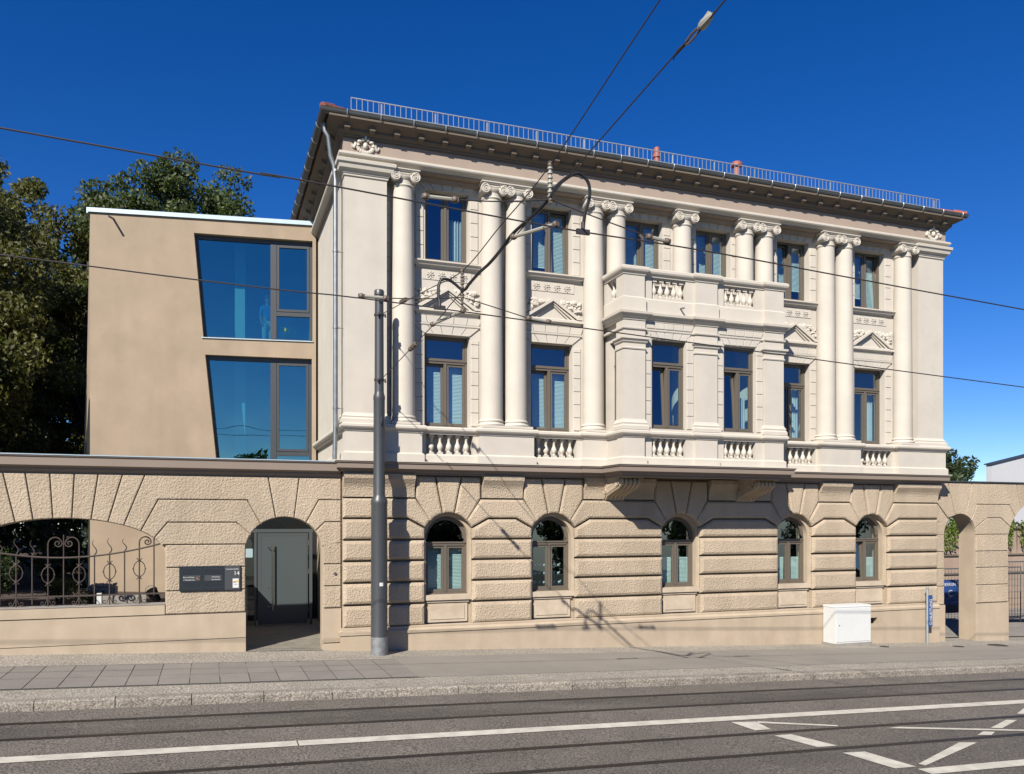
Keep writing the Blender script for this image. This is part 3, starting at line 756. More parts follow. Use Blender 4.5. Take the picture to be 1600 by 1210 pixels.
for c in (XL + .48, XR - .48):                             # cartouches on the frieze
    w = MB()
    for k in range(9):
        a = R(200 + k * 17.5); w.ball((c + .19 * math.cos(a), 19.56, 11.80 + .16 * math.sin(a)), .055, (1, .8, 1), 7, 6)
    w.ball((c, 19.54, 11.79), .075, (.8, .9, 1.1), 10, 8)
    for s in (-1, 1):
        w.tube([(c + s * (.17 + .05 * t), 19.55, 11.78 + .06 * math.sin(t * 2.2)) for t in [k * .5 for k in range(7)]], [.05, .045, .05, .04, .035, .03, .02], 7)
        w.ball((c + s * .14, 19.54, 11.88), .06, (1, .8, .7), 8, 6); w.ball((c + s * .06, 19.54, 11.93), .05, (1, .8, 1), 8, 6)
    w.ball((c, 19.54, 11.99), .06, (.7, .8, 1.1), 8, 6)
    vp('cartouche', w, M['cream_trim'])
# bay ---------------------------------------------------------
w = MB()
YB0, YB1 = BY + .08, BY + .34
rect_wall(w, BX0 + .1, BX1 - .1, 5.27, 8.04, [(XC + s * 1.08 - .5, XC + s * 1.08 + .5, 5.32, 7.60) for s in (-1, 1)], YB0, YB1)
for x0, x1 in ((BX0 + .08, BX0 + .34), (BX1 - .34, BX1 - .08)):
    w.box(x0, x1, YB1, 19.02, 5.27, 8.04); w.box(x0, x1, 19.52, 19.95, 5.27, 8.04)
    w.box(x0, x1, 19.02, 19.52, 5.27, 5.32); w.box(x0, x1, 19.02, 19.52, 7.60, 8.04)
for a in (BX0, XC - .33, BX1 - .62):
    wd = .62 if a != XC - .33 else .66
    w.box(a, a + wd, BY, YB0 if wd == .66 else BY + .40, 5.27, 8.04)
w.box(BX0 + .34, BX1 - .34, YB1, 20.0, 8.0, 8.3)            # ceiling
w.box(BX0, BX0 + .6, BY, BY + .3, 8.26, 9.2); w.box(BX1 - .6, BX1, BY, BY + .3, 8.26, 9.2); w.box(XC - .33, XC + .33, BY, BY + .3, 8.26, 9.2)
for s in (-1, 1):
    c = XC + s * 1.08
    w.box(c - .76, c + .76, BY + .08, BY + .3, 8.26, 8.63)
    for t in (-1, 1):
        xa, xb = sorted((c + t * .5, c + t * .76)); w.box(xa, xb, BY + .08, BY + .3, 8.63, 9.2)
for x0, x1 in ((BX0, BX0 + .25), (BX1 - .25, BX1)):
    w.box(x0, x1, BY + .3, 19.95, 8.26, 8.63); w.box(x0, x1, 19.5, 19.95, 8.63, 9.2); w.box(x0, x1, BY + .3, 19.0, 8.63, 9.2)
vp('bay_wall', w, M['cream'])
bp_ = [(BX0, 19.95)] + [(BX0, BY), (BX0 + .6, BY), (BX0 + .6, BY + .08), (XC - .33, BY + .08), (XC - .33, BY), (XC + .33, BY), (XC + .33, BY + .08), (BX1 - .6, BY + .08), (BX1 - .6, BY), (BX1, BY)] + [(BX1, 19.95)]
w = MB()
w.mould(bp_, [(-.1, 8.04), (.02, 8.04), (.03, 8.08), (.08, 8.12), (.09, 8.15), (.14, 8.18), (.15, 8.24), (.10, 8.26), (-.1, 8.27)])
w.mould(bp_, [(-.1, 8.27), (.03, 8.27), (.03, 8.60), (.0, 8.63), (-.1, 8.63)])
w.mould(bp_, [(-.26, 9.18), (.02, 9.18), (.03, 9.22), (.08, 9.26), (.10, 9.30), (.10, 9.36), (.06, 9.39), (-.26, 9.40)])
w.mould(bp_, [(-.05, 7.80), (.03, 7.80), (.04, 7.82), (.04, 7.85), (-.05, 7.87)])
for a, wd, left, right in ((BX0, .62, 19.9, BY + .12), (XC - .33, .66, BY + .12, BY + .12), (BX1 - .62, .62, BY + .12, 19.9)):
    pp = [(a, min(left, BY + .45)), (a, BY), (a + wd, BY), (a + wd, min(right, BY + .45))]
    w.mould(pp, [(-.05, 7.30), (.02, 7.30), (.03, 7.33), (.005, 7.35), (.005, 7.44), (.04, 7.48), (.05, 7.52), (.09, 7.55), (.09, 7.60), (-.05, 7.61)])
    w.mould(pp, [(-.05, 5.27), (.07, 5.27), (.07, 5.36), (.04, 5.40), (.05, 5.44), (.02, 5.49), (.0, 5.54), (-.05, 5.54)])
vp('bay_mouldings', w, M['cream_trim'])
for s in (-1, 1):
    c = XC + s * 1.08; q = MB()
    z = 5.34
    while z < 7.5:
        for t in (-1, 1):
            xa, xb = sorted((c + t * .53, c + t * .72)); q.block([(xa, z), (xb, z), (xb, z + .33), (xa, z + .33)], YB0 + .01, YB0 - .022, .008)
        z += .343
    lintel(q, c, .50, .66, 7.62, 7.80, YB0 + .01, YB0 - .022); lintel(q, c, .68, .74, 7.88, 8.03, YB0 + .01, YB0 - .022)
    vp('bay_quoins', q, M['cream'])
w = MB(); w.box(BX0 + .25, BX1 - .25, BY + .3, 19.95, 8.31, 8.40); vp('balcony_floor', w, M['conc'])
b = MB(); b.tube([(XC - .76, BY + .05, 8.45), (XC - .76, BY - .13, 8.42)], .022, 8); vp('overflow_spout', b, M['zinc'])
# consoles under the bay
for s in (-1, 1):
    c = XC + s * 2.08
    w = MB(); prof = [(0, 3.50), (.10, 3.50), (.16, 3.56), (.25, 3.66), (.5, 3.74), (.72, 3.80), (.90, 3.84), (1.02, 3.92), (1.04, 4.0), (1.0, 4.06), (0, 4.09)]
    n = len(prof)
    w.add([(x, 19.95 - o, z) for x in (c - .30, c + .30) for o, z in prof], [tuple(range(n)), tuple(range(2 * n - 1, n - 1, -1))] + [(k, k + n, (k + 1) % n + n, (k + 1) % n) for k in range(n)])
    w.box(c - .36, c + .36, 18.84, 19.95, 4.06, 4.115)
    w.box(c - .34, c + .34, 19.84, 19.95, 3.44, 3.50)
    for k in range(5):                                     # leaf scrolls on the nose
        w.ball((c - .24 + k * .12, 18.90, 3.96), .075, (.75, .9, 1.35), 8, 6)
        w.tube([(c - .24 + k * .12, 19.95 - o, z - .015) for o, z in prof[2:8]], [.03, .045, .05, .05, .05, .05], 7)
    for t in (-1, 1):
        sp_ = []
        for i in range(30):
            u = i / 29; a = R(-60) + u * R(700); r = .115 * (1 - u) + .02
            sp_.append((c + t * .31, 19.02 - r * math.cos(a) * -1 * .9, 3.955 + r * math.sin(a) * .9))
        w.tube(sp_, .018, 5)
        sp_ = [(x_, y_ + .72, z_ - .20) for x_, y_, z_ in sp_]
        w.tube(sp_, .015, 5)
        for k in range(5): w.ball((c + t * .30, 19.25 + k * .09, 3.93 - k * .02), .04, (.4, .8, 1), 6, 5)
    vp('console', w, M['sand'])

# windows -----------------------------------------------------
def ring(b, x0, x1, z0, z1, t, y0, y1, ts=None):
    ts = ts or t
    b.box(x0, x0 + t, y0, y1, z0, z1); b.box(x1 - t, x1, y0, y1, z0, z1); b.box(x0 + t, x1 - t, y0 + .001, y1 - .001, z0, z0 + ts); b.box(x0 + t, x1 - t, y0 + .001, y1 - .001, z1 - ts, z1)
def pane(parent, x0, x1, z0, z1, y, loc=None, rot=None, m='glass', nm='pane'):
    b = MB(); b.add([(x0, y, z0), (x1, y, z0), (x1, y, z1), (x0, y, z1)], [(0, 1, 2, 3)])
    return b.build(nm, M[m], parent, recalc=False, loc=loc, rot=rot)
def blind(parent, x0, x1, z0, z1, y):
    b = MB(); n = int((z1 - z0) / .035); vs = []; fs = []
    for i in range(n):
        z = z0 + i * (z1 - z0) / n; d = (z1 - z0) / n
        b.add([(x0, y, z), (x1, y, z), (x1, y + .014, z + d * .93), (x0, y + .014, z + d * .93)], [(0, 1, 2, 3)])
    b.box(x0, x1, y - .01, y + .03, z0 - .02, z0)
    return b.build('blind', M['blind'], parent, recalc=False)
def curtain(parent, x0, x1, z0, z1, y, m='curtain'):
    b = MB(); n = 28; vs = []
    for i in range(n + 1):
        x = x0 + (x1 - x0) * i / n; yy = y + .03 * math.sin(i * 1.15) + .012 * math.sin(i * 2.7)
        vs += [(x, yy, z0), (x, yy, z1)]
    b.add(vs, [(2 * i, 2 * i + 2, 2 * i + 3, 2 * i + 1) for i in range(n)], True)
    return b.build('curtain', M[m], parent, recalc=False)
def window(cx, y, z0, z1, hw, zt=None, tilt=(0, 0), cover=(None, None), rot=0, label=None, arch=None):
    """frame at local origin; cover per sash: ('b', from, to) blind, ('c', x from, x to) curtain"""
    fr = MB(); ztop = zt if zt else z1
    if arch:
        zs, rise = arch
        p_out = [(-hw, z0)] + [(hw, z0)] + arc(0, zs, hw, rise, hw, -hw, 20)[0:]
        # ring by strips
        fr.box(-hw, -hw + .06, 0, .09, z0, zs); fr.box(hw - .06, hw, 0, .09, z0, zs); fr.box(-hw + .06, hw - .06, .001, .089, z0, z0 + .06)
        ao = arc(0, zs, hw, rise, -hw, hw, 24); ai = arc(0, zs, hw - .09, rise - .09, -hw + .09, hw - .09, 24)
        vs = []; n = len(ao)
        for yy in (0, .09): vs += [(x, yy, z) for x, z in ao] + [(x, yy, z) for x, z in ai]
        fs = []
        for i in range(n - 1):
            fs += [(i, i + 1, n + i + 1, n + i), (2 * n + i, 3 * n + i, 3 * n + i + 1, 2 * n + i + 1), (n + i, n + i + 1, 3 * n + i + 1, 3 * n + i)]
        fr.add(vs, fs)
    else: ring(fr, -hw, hw, z0, z1, .055, 0, .09)
    if zt: fr.box(-hw + .055, hw - .055, -.012, .088, zt, zt + .085); fr.box(-hw + .03, hw - .03, -.03, 0, zt + .06, zt + .10)
    fr.box(-.035, .035, -.012, .088, z0 + .055, ztop - (.0 if zt else .055))
    fr.box(-hw, hw, -.05, .0, z0 - .005, z0 + .03)
    f = fr.build('window', M['frame'], villa, loc=(cx - XC, y - 20, 0), rot=(0, 0, rot))
    if label: f['label'] = label
    zb_ = z0 + .06; zu = ztop - (.0 if zt else .06)
    for k, s in enumerate((-1, 1)):
        xa, xb = sorted((s * .04, s * (hw - .058)))
        b = MB(); ring(b, xa, xb, 0, zu - zb_, .055, .012, .07, .06)
        sa = b.build('sash', M['frame'], f, loc=(0, 0, zb_), rot=(R(-tilt[k]), 0, 0))
        pane(f, xa + .055, xb - .055, .06, zu - zb_ - .06, .035, loc=(0, 0, zb_), rot=(R(-tilt[k]), 0, 0))
        cv = cover[k]
        if cv:
            if cv[0] == 'b': blind(f, xa, xb, max(zb_, cv[1]), min(zu, cv[2]), .16)
            if cv[0] == 'c': curtain(f, cv[1], cv[2], zb_, cv[3] if len(cv) > 3 else zu, .22)
    if zt:
        if arch:
            b = MB(); zs, rise = arch
            p = [(-hw + .09, zt + .085), (hw - .09, zt + .085)] + arc(0, zs, hw - .09, rise - .09, hw - .09, -hw + .09, 24)
            b.add([(x, .04, z) for x, z in p], [tuple(range(len(p)))]); b.build('pane', M['glass'], f, recalc=False)
        else:
            b = MB(); ring(b, -hw + .06, hw - .06, zt + .085, z1 - .055, .045, .01, .07); b.build('sash', M['frame'], f)
            pane(f, -hw + .10, hw - .10, zt + .13, z1 - .10, .035)
    return f
FB = ('b', 0, 99)
# ground floor
gf = [((0, 0), (FB, FB)), ((0, 0), (None, None)), ((0, 0), (('b', 1.1, 1.95), ('b', 1.1, 1.95))), ((0, 0), (('b', 1.1, 1.9), ('b', 1.1, 1.9))), ((4, 0), (None, ('b', 1.1, 1.85)))]
for c, (ti, cv) in zip(WIN, gf):
    window(c, 20.16, 1.13, 3.08, .555, 2.34, ti, cv, arch=(2.52, .555))
# display shelves in the second window
sf = MB()
for z in (1.28, 1.52, 1.74): sf.box(WIN[1] - .47, WIN[1] + .47, 20.42, 20.58, z, z + .012)
sh_ = vp('display_shelf', sf, M['dframe']); sf = MB(); rnd = random.Random(4)
for z in (1.292, 1.532, 1.752):
    for k in range(7):
        x = WIN[1] - .42 + k * .14 + rnd.uniform(-.02, .02); sf.ball((x, 20.48, z + .035), .035, (1.2, .7, 1), 8, 6); sf.ball((x + .035, 20.47, z + .07), .018, (1, 1, 1), 6, 5)
o = sf.build('ornaments', M['letter'], sh_); o['kind'] = 'stuff'
# first floor
ff = {0: ((2.2, 0), (FB, FB)), 1: ((3.2, 0), (FB, FB)), 4: ((0, 0), (None, ('c', .1, .5))), 5: ((0, 0), (None, ('c', .12, .5)))}
for i, (ti, cv) in ff.items(): window(UW[i], 20.14, 5.30, 7.58, .575, 6.90, ti, cv)
# bay
window(XC - 1.08, BY + .2, 5.32, 7.60, .497, 6.93, (4, 0), (None, None))
window(XC + 1.08, BY + .2, 5.32, 7.60, .497, 6.93, (4, 0), (None, ('c', .02, .4, 6.3)))
window(BX0 + .22, 19.27, 5.32, 7.60, .247, 6.93, (0, 0), (None, None), rot=R(-90))
window(BX1 - .22, 19.27, 5.32, 7.60, .247, 6.93, (0, 0), (None, None), rot=R(90))
# top floor
tf = [((0, 0), (None, ('c', .12, .5, 10.6))), ((0, 3.5), (('b', 9.65, 11.1), FB)), ((0, 0), (FB, FB)), ((0, 0), (FB, FB)), ((3.5, 0), (('b', 9.8, 11.1), ('b', 9.8, 11.1))), ((0, 5), (('b', 9.8, 11.1), FB))]
for c, (ti, cv) in zip(UW, tf): window(c, 20.14, 9.39, 11.14, .555, None, ti, cv)

# ------------------------------------------------------------ left garden wall
gw = empty('garden_wall', (-1, 20, 0), 'roughcast sand garden wall with a wide low arch and an arched gateway left of the villa', 'wall')
GO = Vector((1, -20, 0))
def gp_(name, b, m, parent=gw, off=GO):
    o = b.build(name, m, parent); o.location = off; return o
BIG = (-2.93, 2.2, 2.01, .81); DR = (1.645, 2.28, .86, .77)
def big(x0, x1, n=8): return arc(*BIG[:2], BIG[2], BIG[3], x0, x1, n)
def dra(x0, x1, n=8): return arc(*DR[:2], DR[2], DR[3], x0, x1, n)
w = MB(); GY0, GY1 = 20.0, 20.30
w.box(-9.5, -4.94, GY0, GY1, -1, 4.1)
w.box(-4.94, -.92, GY0, GY1, -1, 1.10)
w.prism([(-4.94, 2.2)] + big(-4.94, -.92, 40) + [(-.92, 4.1), (-4.94, 4.1)], GY0, GY1)
w.box(-.92, .785, GY0, GY1, -1, 4.1)
w.prism([(.785, 2.28)] + dra(.785, 2.505, 30) + [(2.505, 4.1), (.785, 4.1)], GY0, GY1)
w.box(2.505, XL + .02, GY0, GY1, -1, 4.1)
gp_('wall', w, M['sand'])
q = MB(); yb, yf, g = 20.01, 19.945, .011
def blk(poly, bev=.018): q.block(inset(ccw(poly), g), yb, yf, bev)
js = [(-1.33, -1.76), (-1.78, -2.07), (-2.26, -2.40), (-2.72, -2.77), (-3.19, -3.13), (-3.65, -3.50), (-4.06, -3.83), (-4.53, -4.10)]
ztop = 3.98
for (t0, b0), (t1, b1) in zip(js[:-1], js[1:]):
    blk([(t1, ztop)] + big(b1, b0, 5) + [(t0, ztop)])
blk([(-4.53, ztop), (-4.80, 3.45), (-9.5, 3.45), (-9.5, ztop)]); 
blk([(-4.53, 3.98), (-4.80, 3.45)] + big(-4.44, -4.10, 4)[0:])
blk([(-1.33, ztop)] + [(-1.06, 3.44)][:0] + big(-1.76, -1.42, 4) + [(-1.06, 3.44), (.82, 3.44)] + dra(1.12, 1.45, 4) + [(1.28, ztop)])
blk([(-1.06, 3.44)] + big(-1.42, -1.15, 4) + [(-.87, 2.93), (.58, 2.93)] + dra(.89, 1.12, 4) + [(.82, 3.44)])
blk([(-.87, 2.93)] + big(-1.15, -.945, 4)[:-1] + [(-.95, 2.43), (.80, 2.43)] + dra(.81, .89, 3) + [(.58, 2.93)])
for z0, z1 in ((.88, 1.40), (1.40, 1.92), (1.92, 2.43)):
    xa = -.92
    blk([(xa, z0), (.785, z0), (.785, z1), (xa, z1)])
blk([(1.28, ztop)] + dra(1.45, 1.86, 5) + [(1.98, ztop)])
blk([(1.98, ztop)] + dra(1.86, 2.13, 4) + [(2.43, 3.46), (XL - .03, 3.46), (XL - .03, ztop)])
blk([(2.43, 3.46)] + dra(2.13, 2.35, 4) + [(2.57, 2.94), (XL - .03, 2.94), (XL - .03, 3.46)])
blk([(2.57, 2.94)] + dra(2.35, 2.50, 4) + [(XL - .03, 2.44), (XL - .03, 2.94)])
for z0, z1 in ((.90, 1.42), (1.42, 1.94), (1.94, 2.44)): blk([(2.53, z0), (XL - .03, z0), (XL - .03, z1), (2.53, z1)])
for z0, z1 in ((.88, 1.40), (1.40, 1.92), (1.92, 2.43), (2.43, 2.93), (2.93, 3.45)): blk([(-9.5, z0), (-4.98, z0), (-4.98, z1), (-9.5, z1)])
gp_('rusticated_blocks', q, M['rough'])
w = MB(); w.box(-9.5, .785, 19.93, 20.0, .30, .86); w.box(-9.5, .785, 19.915, 20.0, -1, .285); w.box(-4.96, -.93, 19.95, 20.0, .885, 1.09)
w.box(2.53, XL - .03, 19.95, 20.0, .08, .88); w.box(2.53, XL - .03, 19.93, 20.0, -1, .055)
gp_('smooth_plinth', w, M['sand'])
w = MB(); w.box(-4.94, -.92, 19.97, 20.36, 1.101, 1.125); gp_('sill_slab', w, M['conc'])
w = MB(); w.mould([(-9.5, 20.02), (XL - .05, 20.02)], [(-.28, 4.0), (.06, 4.0), (.08, 4.03), (.12, 4.06), (.12, 4.10), (.24, 4.14), (.24, 4.30), (.27, 4.33), (.27, 4.35), (-.30, 4.35), (-.30, 4.1)])
gp_('coping', w, M['brown'])
w = MB(); w.mould([(-9.5, 20.02), (XL - .05, 20.02)], [(-.31, 4.356), (.285, 4.352), (.285, 4.372), (-.31, 4.376)]); gp_('coping_flashing', w, M['flash'])
b = MB(); b.lathe(0, 0, [(.035, 0), (.035, .03), (.02, .045), (.001, .045)], 14); o = b.build('key_switch', M['steel'], gw, loc=(2.80 + 1, 19.945 - 20, 1.72), rot=(R(90), 0, 0))
# sign panel with bells and letter slots
sg_ = empty('door_bell_panel', (0, 19.93, 1.67), 'anthracite letterbox panel with house number 14 between the wide arch and the gateway', 'sign')
b = MB(); b.box(-.63, .66, -.03, .02, -.275, .275); b.build('panel', M['sign'], sg_)
b = MB(); b.box(.33, .66, -.036, -.031, -.272, .272); b.build('number_field', M['sign2'], sg_)
for x0 in (-.57, -.12):
    b = MB(); ring(b, x0, x0 + .40, -.22, .22, .006, -.036, -.0305); b.box(x0 + .02, x0 + .38, -.037, -.0305, -.06, .07); b.build('letter_flap', M['sign2'], sg_)
text('14', .13, 'house_number', M['letter'], sg_, (.52, -.038, .06), sx=1.0)
text('Franzosenstraße', .042, 'street_name', M['letter'], sg_, (.35, -.038, .185))
for x0, lines in ((-.55, (('Büro und Praxis', .03), ('1. Obergeschoss', -.03))), (-.05, (('Verwaltung', .03), ('Sprechzeiten', -.03)))):
    for s_, z in lines: text(s_, .036, 'name_line', M['letter'], sg_, (x0 + (.10 if x0 > -.3 else 0), -.0385, z - .012))
b = MB()
for k in range(9):
    a = R(60 + k * 30); b.bar((-.22 + .035 * math.cos(a), -.039, .005 + .035 * math.sin(a)), (-.22 + .035 * math.cos(a + .5), -.039, .005 + .035 * math.sin(a + .5)), .018, .004)
b.build('crescent_logo', M['orange'], sg_)
b = MB(); b.box(.50, .63, -.042, -.0365, -.23, -.02); lf = b.build('sticker', M['white'], sg_)
for x, z, r, mm in ((.518, -.10, .010, 'sign'), (.548, -.095, .018, 'red'), (.593, -.082, .028, 'yellow')):
    b = MB(); b.lathe(0, 0, [(r, 0), (r, .002), (.0005, .002)], 16, False); b.build('dot', M[mm], lf, loc=(x, -.0425, z), rot=(R(90), 0, 0))
b = MB(); b.box(.525, .605, -.0435, -.0422, -.155, -.148); b.build('small_print', M['sign2'], lf)

# wrought iron grille in the wide arch
gr = empty('iron_grille', (-2.95, 20.12, 1.12), 'wrought iron grille with scrolls, rings and wavy spikes in the wide garden arch', 'railing')
GRO = Vector((2.95, 0, -1.12))
def G(pts): return [(x, 0, z) for x, z in pts]
def gi(name, b): o = b.build(name, M['iron'], gr); o.location = GRO; return o
def railz(x): return 2.165 + .083 * (abs(x + 2.95)) ** 1.9
b = MB(); b.tube(G([(-4.97 + i * .0505 * 2, railz(-4.97 + i * .101)) for i in range(41)]), .021, 6); b.bar((-4.97, 0, 1.325), (-.93, 0, 1.345), .022, .035)
gi('rail', b)
def scroll(cx, cz, r0, a0, turns, dirn, n=22): return [(cx + r0 * (1 - .85 * i / n) * math.cos(a0 + dirn * turns * 2 * math.pi * i / n), cz + r0 * (1 - .85 * i / n) * math.sin(a0 + dirn * turns * 2 * math.pi * i / n)) for i in range(n + 1)]
xs = [-2.95 + k * .2985 for k in range(-6, 7)]
for k, x in zip(range(-6, 7), xs):
    b = MB(); rz = railz(x); kk = abs(k)
    if kk in (1, 3, 5):
        pass
    zbase = 1.13 if kk % 2 else 1.17
    if kk in (0,):                                        # centre twisted bar with double scroll
        b.tube(G([(x, 1.17), (x, 2.66)]), .013, 6)
    elif kk == 1:
        s = -1 if k > 0 else 1
        top = [(x, 1.12), (x, 2.45)] + [(x + s * .135 * (1 - math.cos(t)), 2.45 + .155 * math.sin(t)) for t in [R(a) for a in range(15, 181, 15)]]
        sc = scroll(x + s * .19, 2.475, .085, 0 if s > 0 else math.pi, 1.25, -1 if s > 0 else 1)
        b.tube(G(top[:-1] + sc), .015, 6)
    elif kk == 5:
        s = 1 if k > 0 else -1
        top = [(x, 1.12), (x, 2.48)] + [(x + s * .12 * (1 - math.cos(t)), 2.48 + .13 * math.sin(t)) for t in [R(a) for a in range(15, 166, 15)]]
        sc = scroll(x + s * .165, 2.50, .075, 0 if s > 0 else math.pi, 1.2, -1 if s > 0 else 1)
        b.tube(G(top + sc), .015, 6)
    elif kk == 6:
        b.tube(G([(x, 1.3), (x, 2.55), (x + (.03 if k > 0 else -.03), 2.62)]), .014, 6)
    else:                                                # wavy spikes
        h = rz + .33 if kk != 4 else rz + .27
        wv = [(x, zbase), (x, rz + .02)] + [(x + .042 * math.sin(t * 1.9 * math.pi), rz + .02 + t * (h - rz)) for t in [i / 12 for i in range(1, 13)]]
        b.tube(G(wv), [.0145] * 2 + [.014 - .009 * i / 12 for i in range(1, 13)], 6)
    if kk in (1, 3, 5):                                   # rings with collars
        cz = 1.80 + .05 * (kk - 1) / 2
        pts = [(x + .12 * math.cos(R(a)), .0, cz + .17 * math.sin(R(a))) for a in range(0, 360, 20)]
        b.tube(pts, .011, 5, closed=True)
        for z in (cz - .19, cz + .19):
            b.ball((x, 0, z), .03, (1.1, .8, .8), 7, 5)
            for t in (-1, 1):
                b.tube(G([(x, z), (x + t * .03, z + .02), (x + t * .055, z + .045)]), .010, 5); b.tube(G([(x, z), (x + t * .03, z - .02), (x + t * .055, z - .045)]), .010, 5)
        for t in (-1, 1): b.ball((x + t * .125, 0, cz), .018, (1, 1, 1), 6, 5)
        for t in (-1, 1):                                 # feet scrolls
            b.tube(G([(x, 1.33), (x + t * .03, 1.24)] + scroll(x + t * .10, 1.20, .055, math.pi if t > 0 else 0, 1.1, 1 if t > 0 else -1, 14)), .009, 5)
    else:
        n = 20
        for i in range(n): b.ball((x, 0, 1.35 + i * (rz - 1.42) / n), .017, (1, 1, 1.6), 5, 4)
    gi('grille_bar', b)

# ------------------------------------------------------------ gate behind the gateway arch
gt = empty('gate', (1.72, 23.85, -.02), 'dark grey metal gate door with long steel handle behind the gateway arch', 'gate')
b = MB(); b.box(-.46, .88, 0, .05, .12, 2.66); d = b.build('door_leaf', M['gate'], gt)
b = MB(); ring(b, -.43, .85, .16, 2.62, .05, -.006, 0); b.build('leaf_edge', M['gate'], d)
b = MB(); b.tube([(-.08, -.10, .52), (-.08, -.10, 2.36)], .022, 10); b.cyl((-.2, -.10, .62), (-.08, -.10, .62), .012, 8); b.cyl((-.2, -.10, 2.26), (-.08, -.10, 2.26), .012, 8)
b.cyl((-.2, -.10, .62), (-.2, 0, .62), .012, 8); b.cyl((-.2, -.10, 2.26), (-.2, 0, 2.26), .012, 8); b.build('handle', M['steel'], d)
b = MB(); b.lathe(0, 0, [(.022, 0), (.022, .012), (.001, .014)], 12); b.build('lock', M['steel'], d, loc=(-.19, -.001, 1.15), rot=(R(90), 0, 0))
for z in (.4, 1.5, 2.3): b = MB(); b.cyl((.90, -.01, z), (.90, -.01, z + .14), .014, 8); b.build('hinge', M['steel'], d)
b = MB(); b.box(-1.35, 1.02, -.02, .06, 2.665, 2.76); b.box(-1.35, -1.29, -.02, .06, .08, 2.66); b.box(.92, 1.0, -.02, .06, .08, 2.66); b.box(-1.35, 1.02, -.02, .06, 3.25, 3.31); b.box(-.56, -.50, -.01, .06, .08, 2.66)
b.box(-1.35, 1.02, -.02, .06, .02, .10)
b.build('gate_frame', M['gate'], gt)
pane(gt, -1.29, -.56, .1, 2.665, .03, m='glass_dark'); pane(gt, -1.29, 1.0, 2.76, 3.25, .03, m='glass_dark')
b = MB(); b.box(-.80, -.60, .02, .025, 1.98, 2.22); b.build('paper_notice', M['flash'], gt)
# floor inside the gateway
b = MB(); b.add([(.4, 19.93, -.006), (2.98, 19.93, -.105), (2.98, 22, .02), (.4, 22, .04), (2.98, 24.9, .1), (.4, 24.9, .1)], [(0, 1, 2, 3), (3, 2, 4, 5)])
struct(b.build('gateway_floor', mat('worn_gateway_paving', (.30, .27, .22), .9, vary=.3, vscale=2.5, bump=.8, bscale=18, bdist=.02, fine=.2)))
b = MB(); b.box(.25, .45, 20.36, 24.6, -.3, 2.0); o = b.build('bed_retaining_wall', M['conc'])
tag(o, 'low concrete wall beside the gateway passage behind the garden wall', 'wall')

# ------------------------------------------------------------ garden behind the wide arch
b = MB(); b.add([(-60, 20.35, .92), (.26, 20.35, .92), (.26, 24.6, .95), (-3.0, 26.4, .95), (-3.0, 70, 2.2), (-60, 70, 2.2)], [tuple(range(6))])
struct(b.build('garden_soil', M['earth']))
def leaves(b, cx, cy, cz, rx, ry, rz, n, s, rnd, shell=.0):
    for _ in range(n):
        while True:
            u, v, w_ = rnd.uniform(-1, 1), rnd.uniform(-1, 1), rnd.uniform(-1, 1)
            d = u * u + v * v + w_ * w_
            if shell ** 2 < d <= 1: break
        p = Vector((cx + u * rx, cy + v * ry, cz + w_ * rz))
        a = Vector((rnd.gauss(0, 1), rnd.gauss(0, 1), rnd.gauss(0, .6))).normalized(); c = a.orthogonal().normalized(); c.rotate(__import__('mathutils').Quaternion(a, rnd.uniform(0, 6.28)))
        k = s * rnd.uniform(.6, 1.3); e = a.cross(c)
        o = len(b.v); b.v += [tuple(p - c * k), tuple(p + e * k * .5), tuple(p + c * k), tuple(p - e * k * .5)]
        b.f.append((o, o + 1, o + 2, o + 3)); b.sm.append(False)
def bush(name, x, y, z, r, h, m, label, cat, n=900, s=.05, group=None, seed=1):
    rnd = random.Random(seed); t = empty(name, (x, y, z), label, cat, group); b = MB()
    for k in range(7):
        a = rnd.uniform(0, 6.28); d = rnd.uniform(0, r * .6)
        leaves(b, d * math.cos(a), d * math.sin(a), h * rnd.uniform(.35, .75), r * .45, r * .45, h * .3, n // 7, s, rnd)
    b.build('foliage', M[m], t, recalc=False)
    b = MB()
    for k in range(5):
        a = rnd.uniform(0, 6.28); b.tube([(0, 0, -.05), (.2 * r * math.cos(a), .2 * r * math.sin(a), h * .3), (.5 * r * math.cos(a), .5 * r * math.sin(a), h * .7)], [.02, .014, .006], 5)
    b.build('stem', M['bark'], t); return t
bush('shrub', -3.4, 22.6, .92, .55, .75, 'shrub', 'low yellow green shrub behind the grille left of the pebble planter', 'shrub', 900, .04, seed=3)
bush('shrub', -4.9, 23.6, .92, .7, 1.35, 'leaf_dark', 'round dark shrub at the left frame edge behind the grille', 'shrub', 1500, .045, seed=4)
bush('shrub', -2.75, 21.9, .92, .5, .45, 'shrub', 'small creeping shrub with reddish stems beside the pebble planter', 'shrub', 700, .03, seed=5)
pt = empty('planter', (-2.45, 22.6, .92), 'pale stone planter block filled with pebbles behind the grille', 'planter')
b = MB(); b.box(-.30, .30, -.3, .3, 0, .42); b.build('box', M['conc'], pt)
b = MB(); rnd = random.Random(5)
for k in range(90): b.ball((rnd.uniform(-.27, .27), rnd.uniform(-.27, .27), .43 + rnd.uniform(0, .06)), rnd.uniform(.02, .045), (1, 1, .7), 6, 4)
b.build('pebbles', M['gravelbag'], pt)
pl = empty('log_edging', (-1.9, 21.4, .92), 'grey weathered timber edging board beside the pebble planter', 'edging')
b = MB(); b.box(-.45, .5, -.04, .04, 0, .30); b.build('board', M['conc'], pl)
b = MB(); b.box(-.55, -.45, -.06, .06, 0, .36); b.build('post', M['white'], pl)
bk = empty('bucket', (-1.12, 20.75, 1.12), 'black plastic bucket tipped over at the right end of the iron grille', 'bucket')
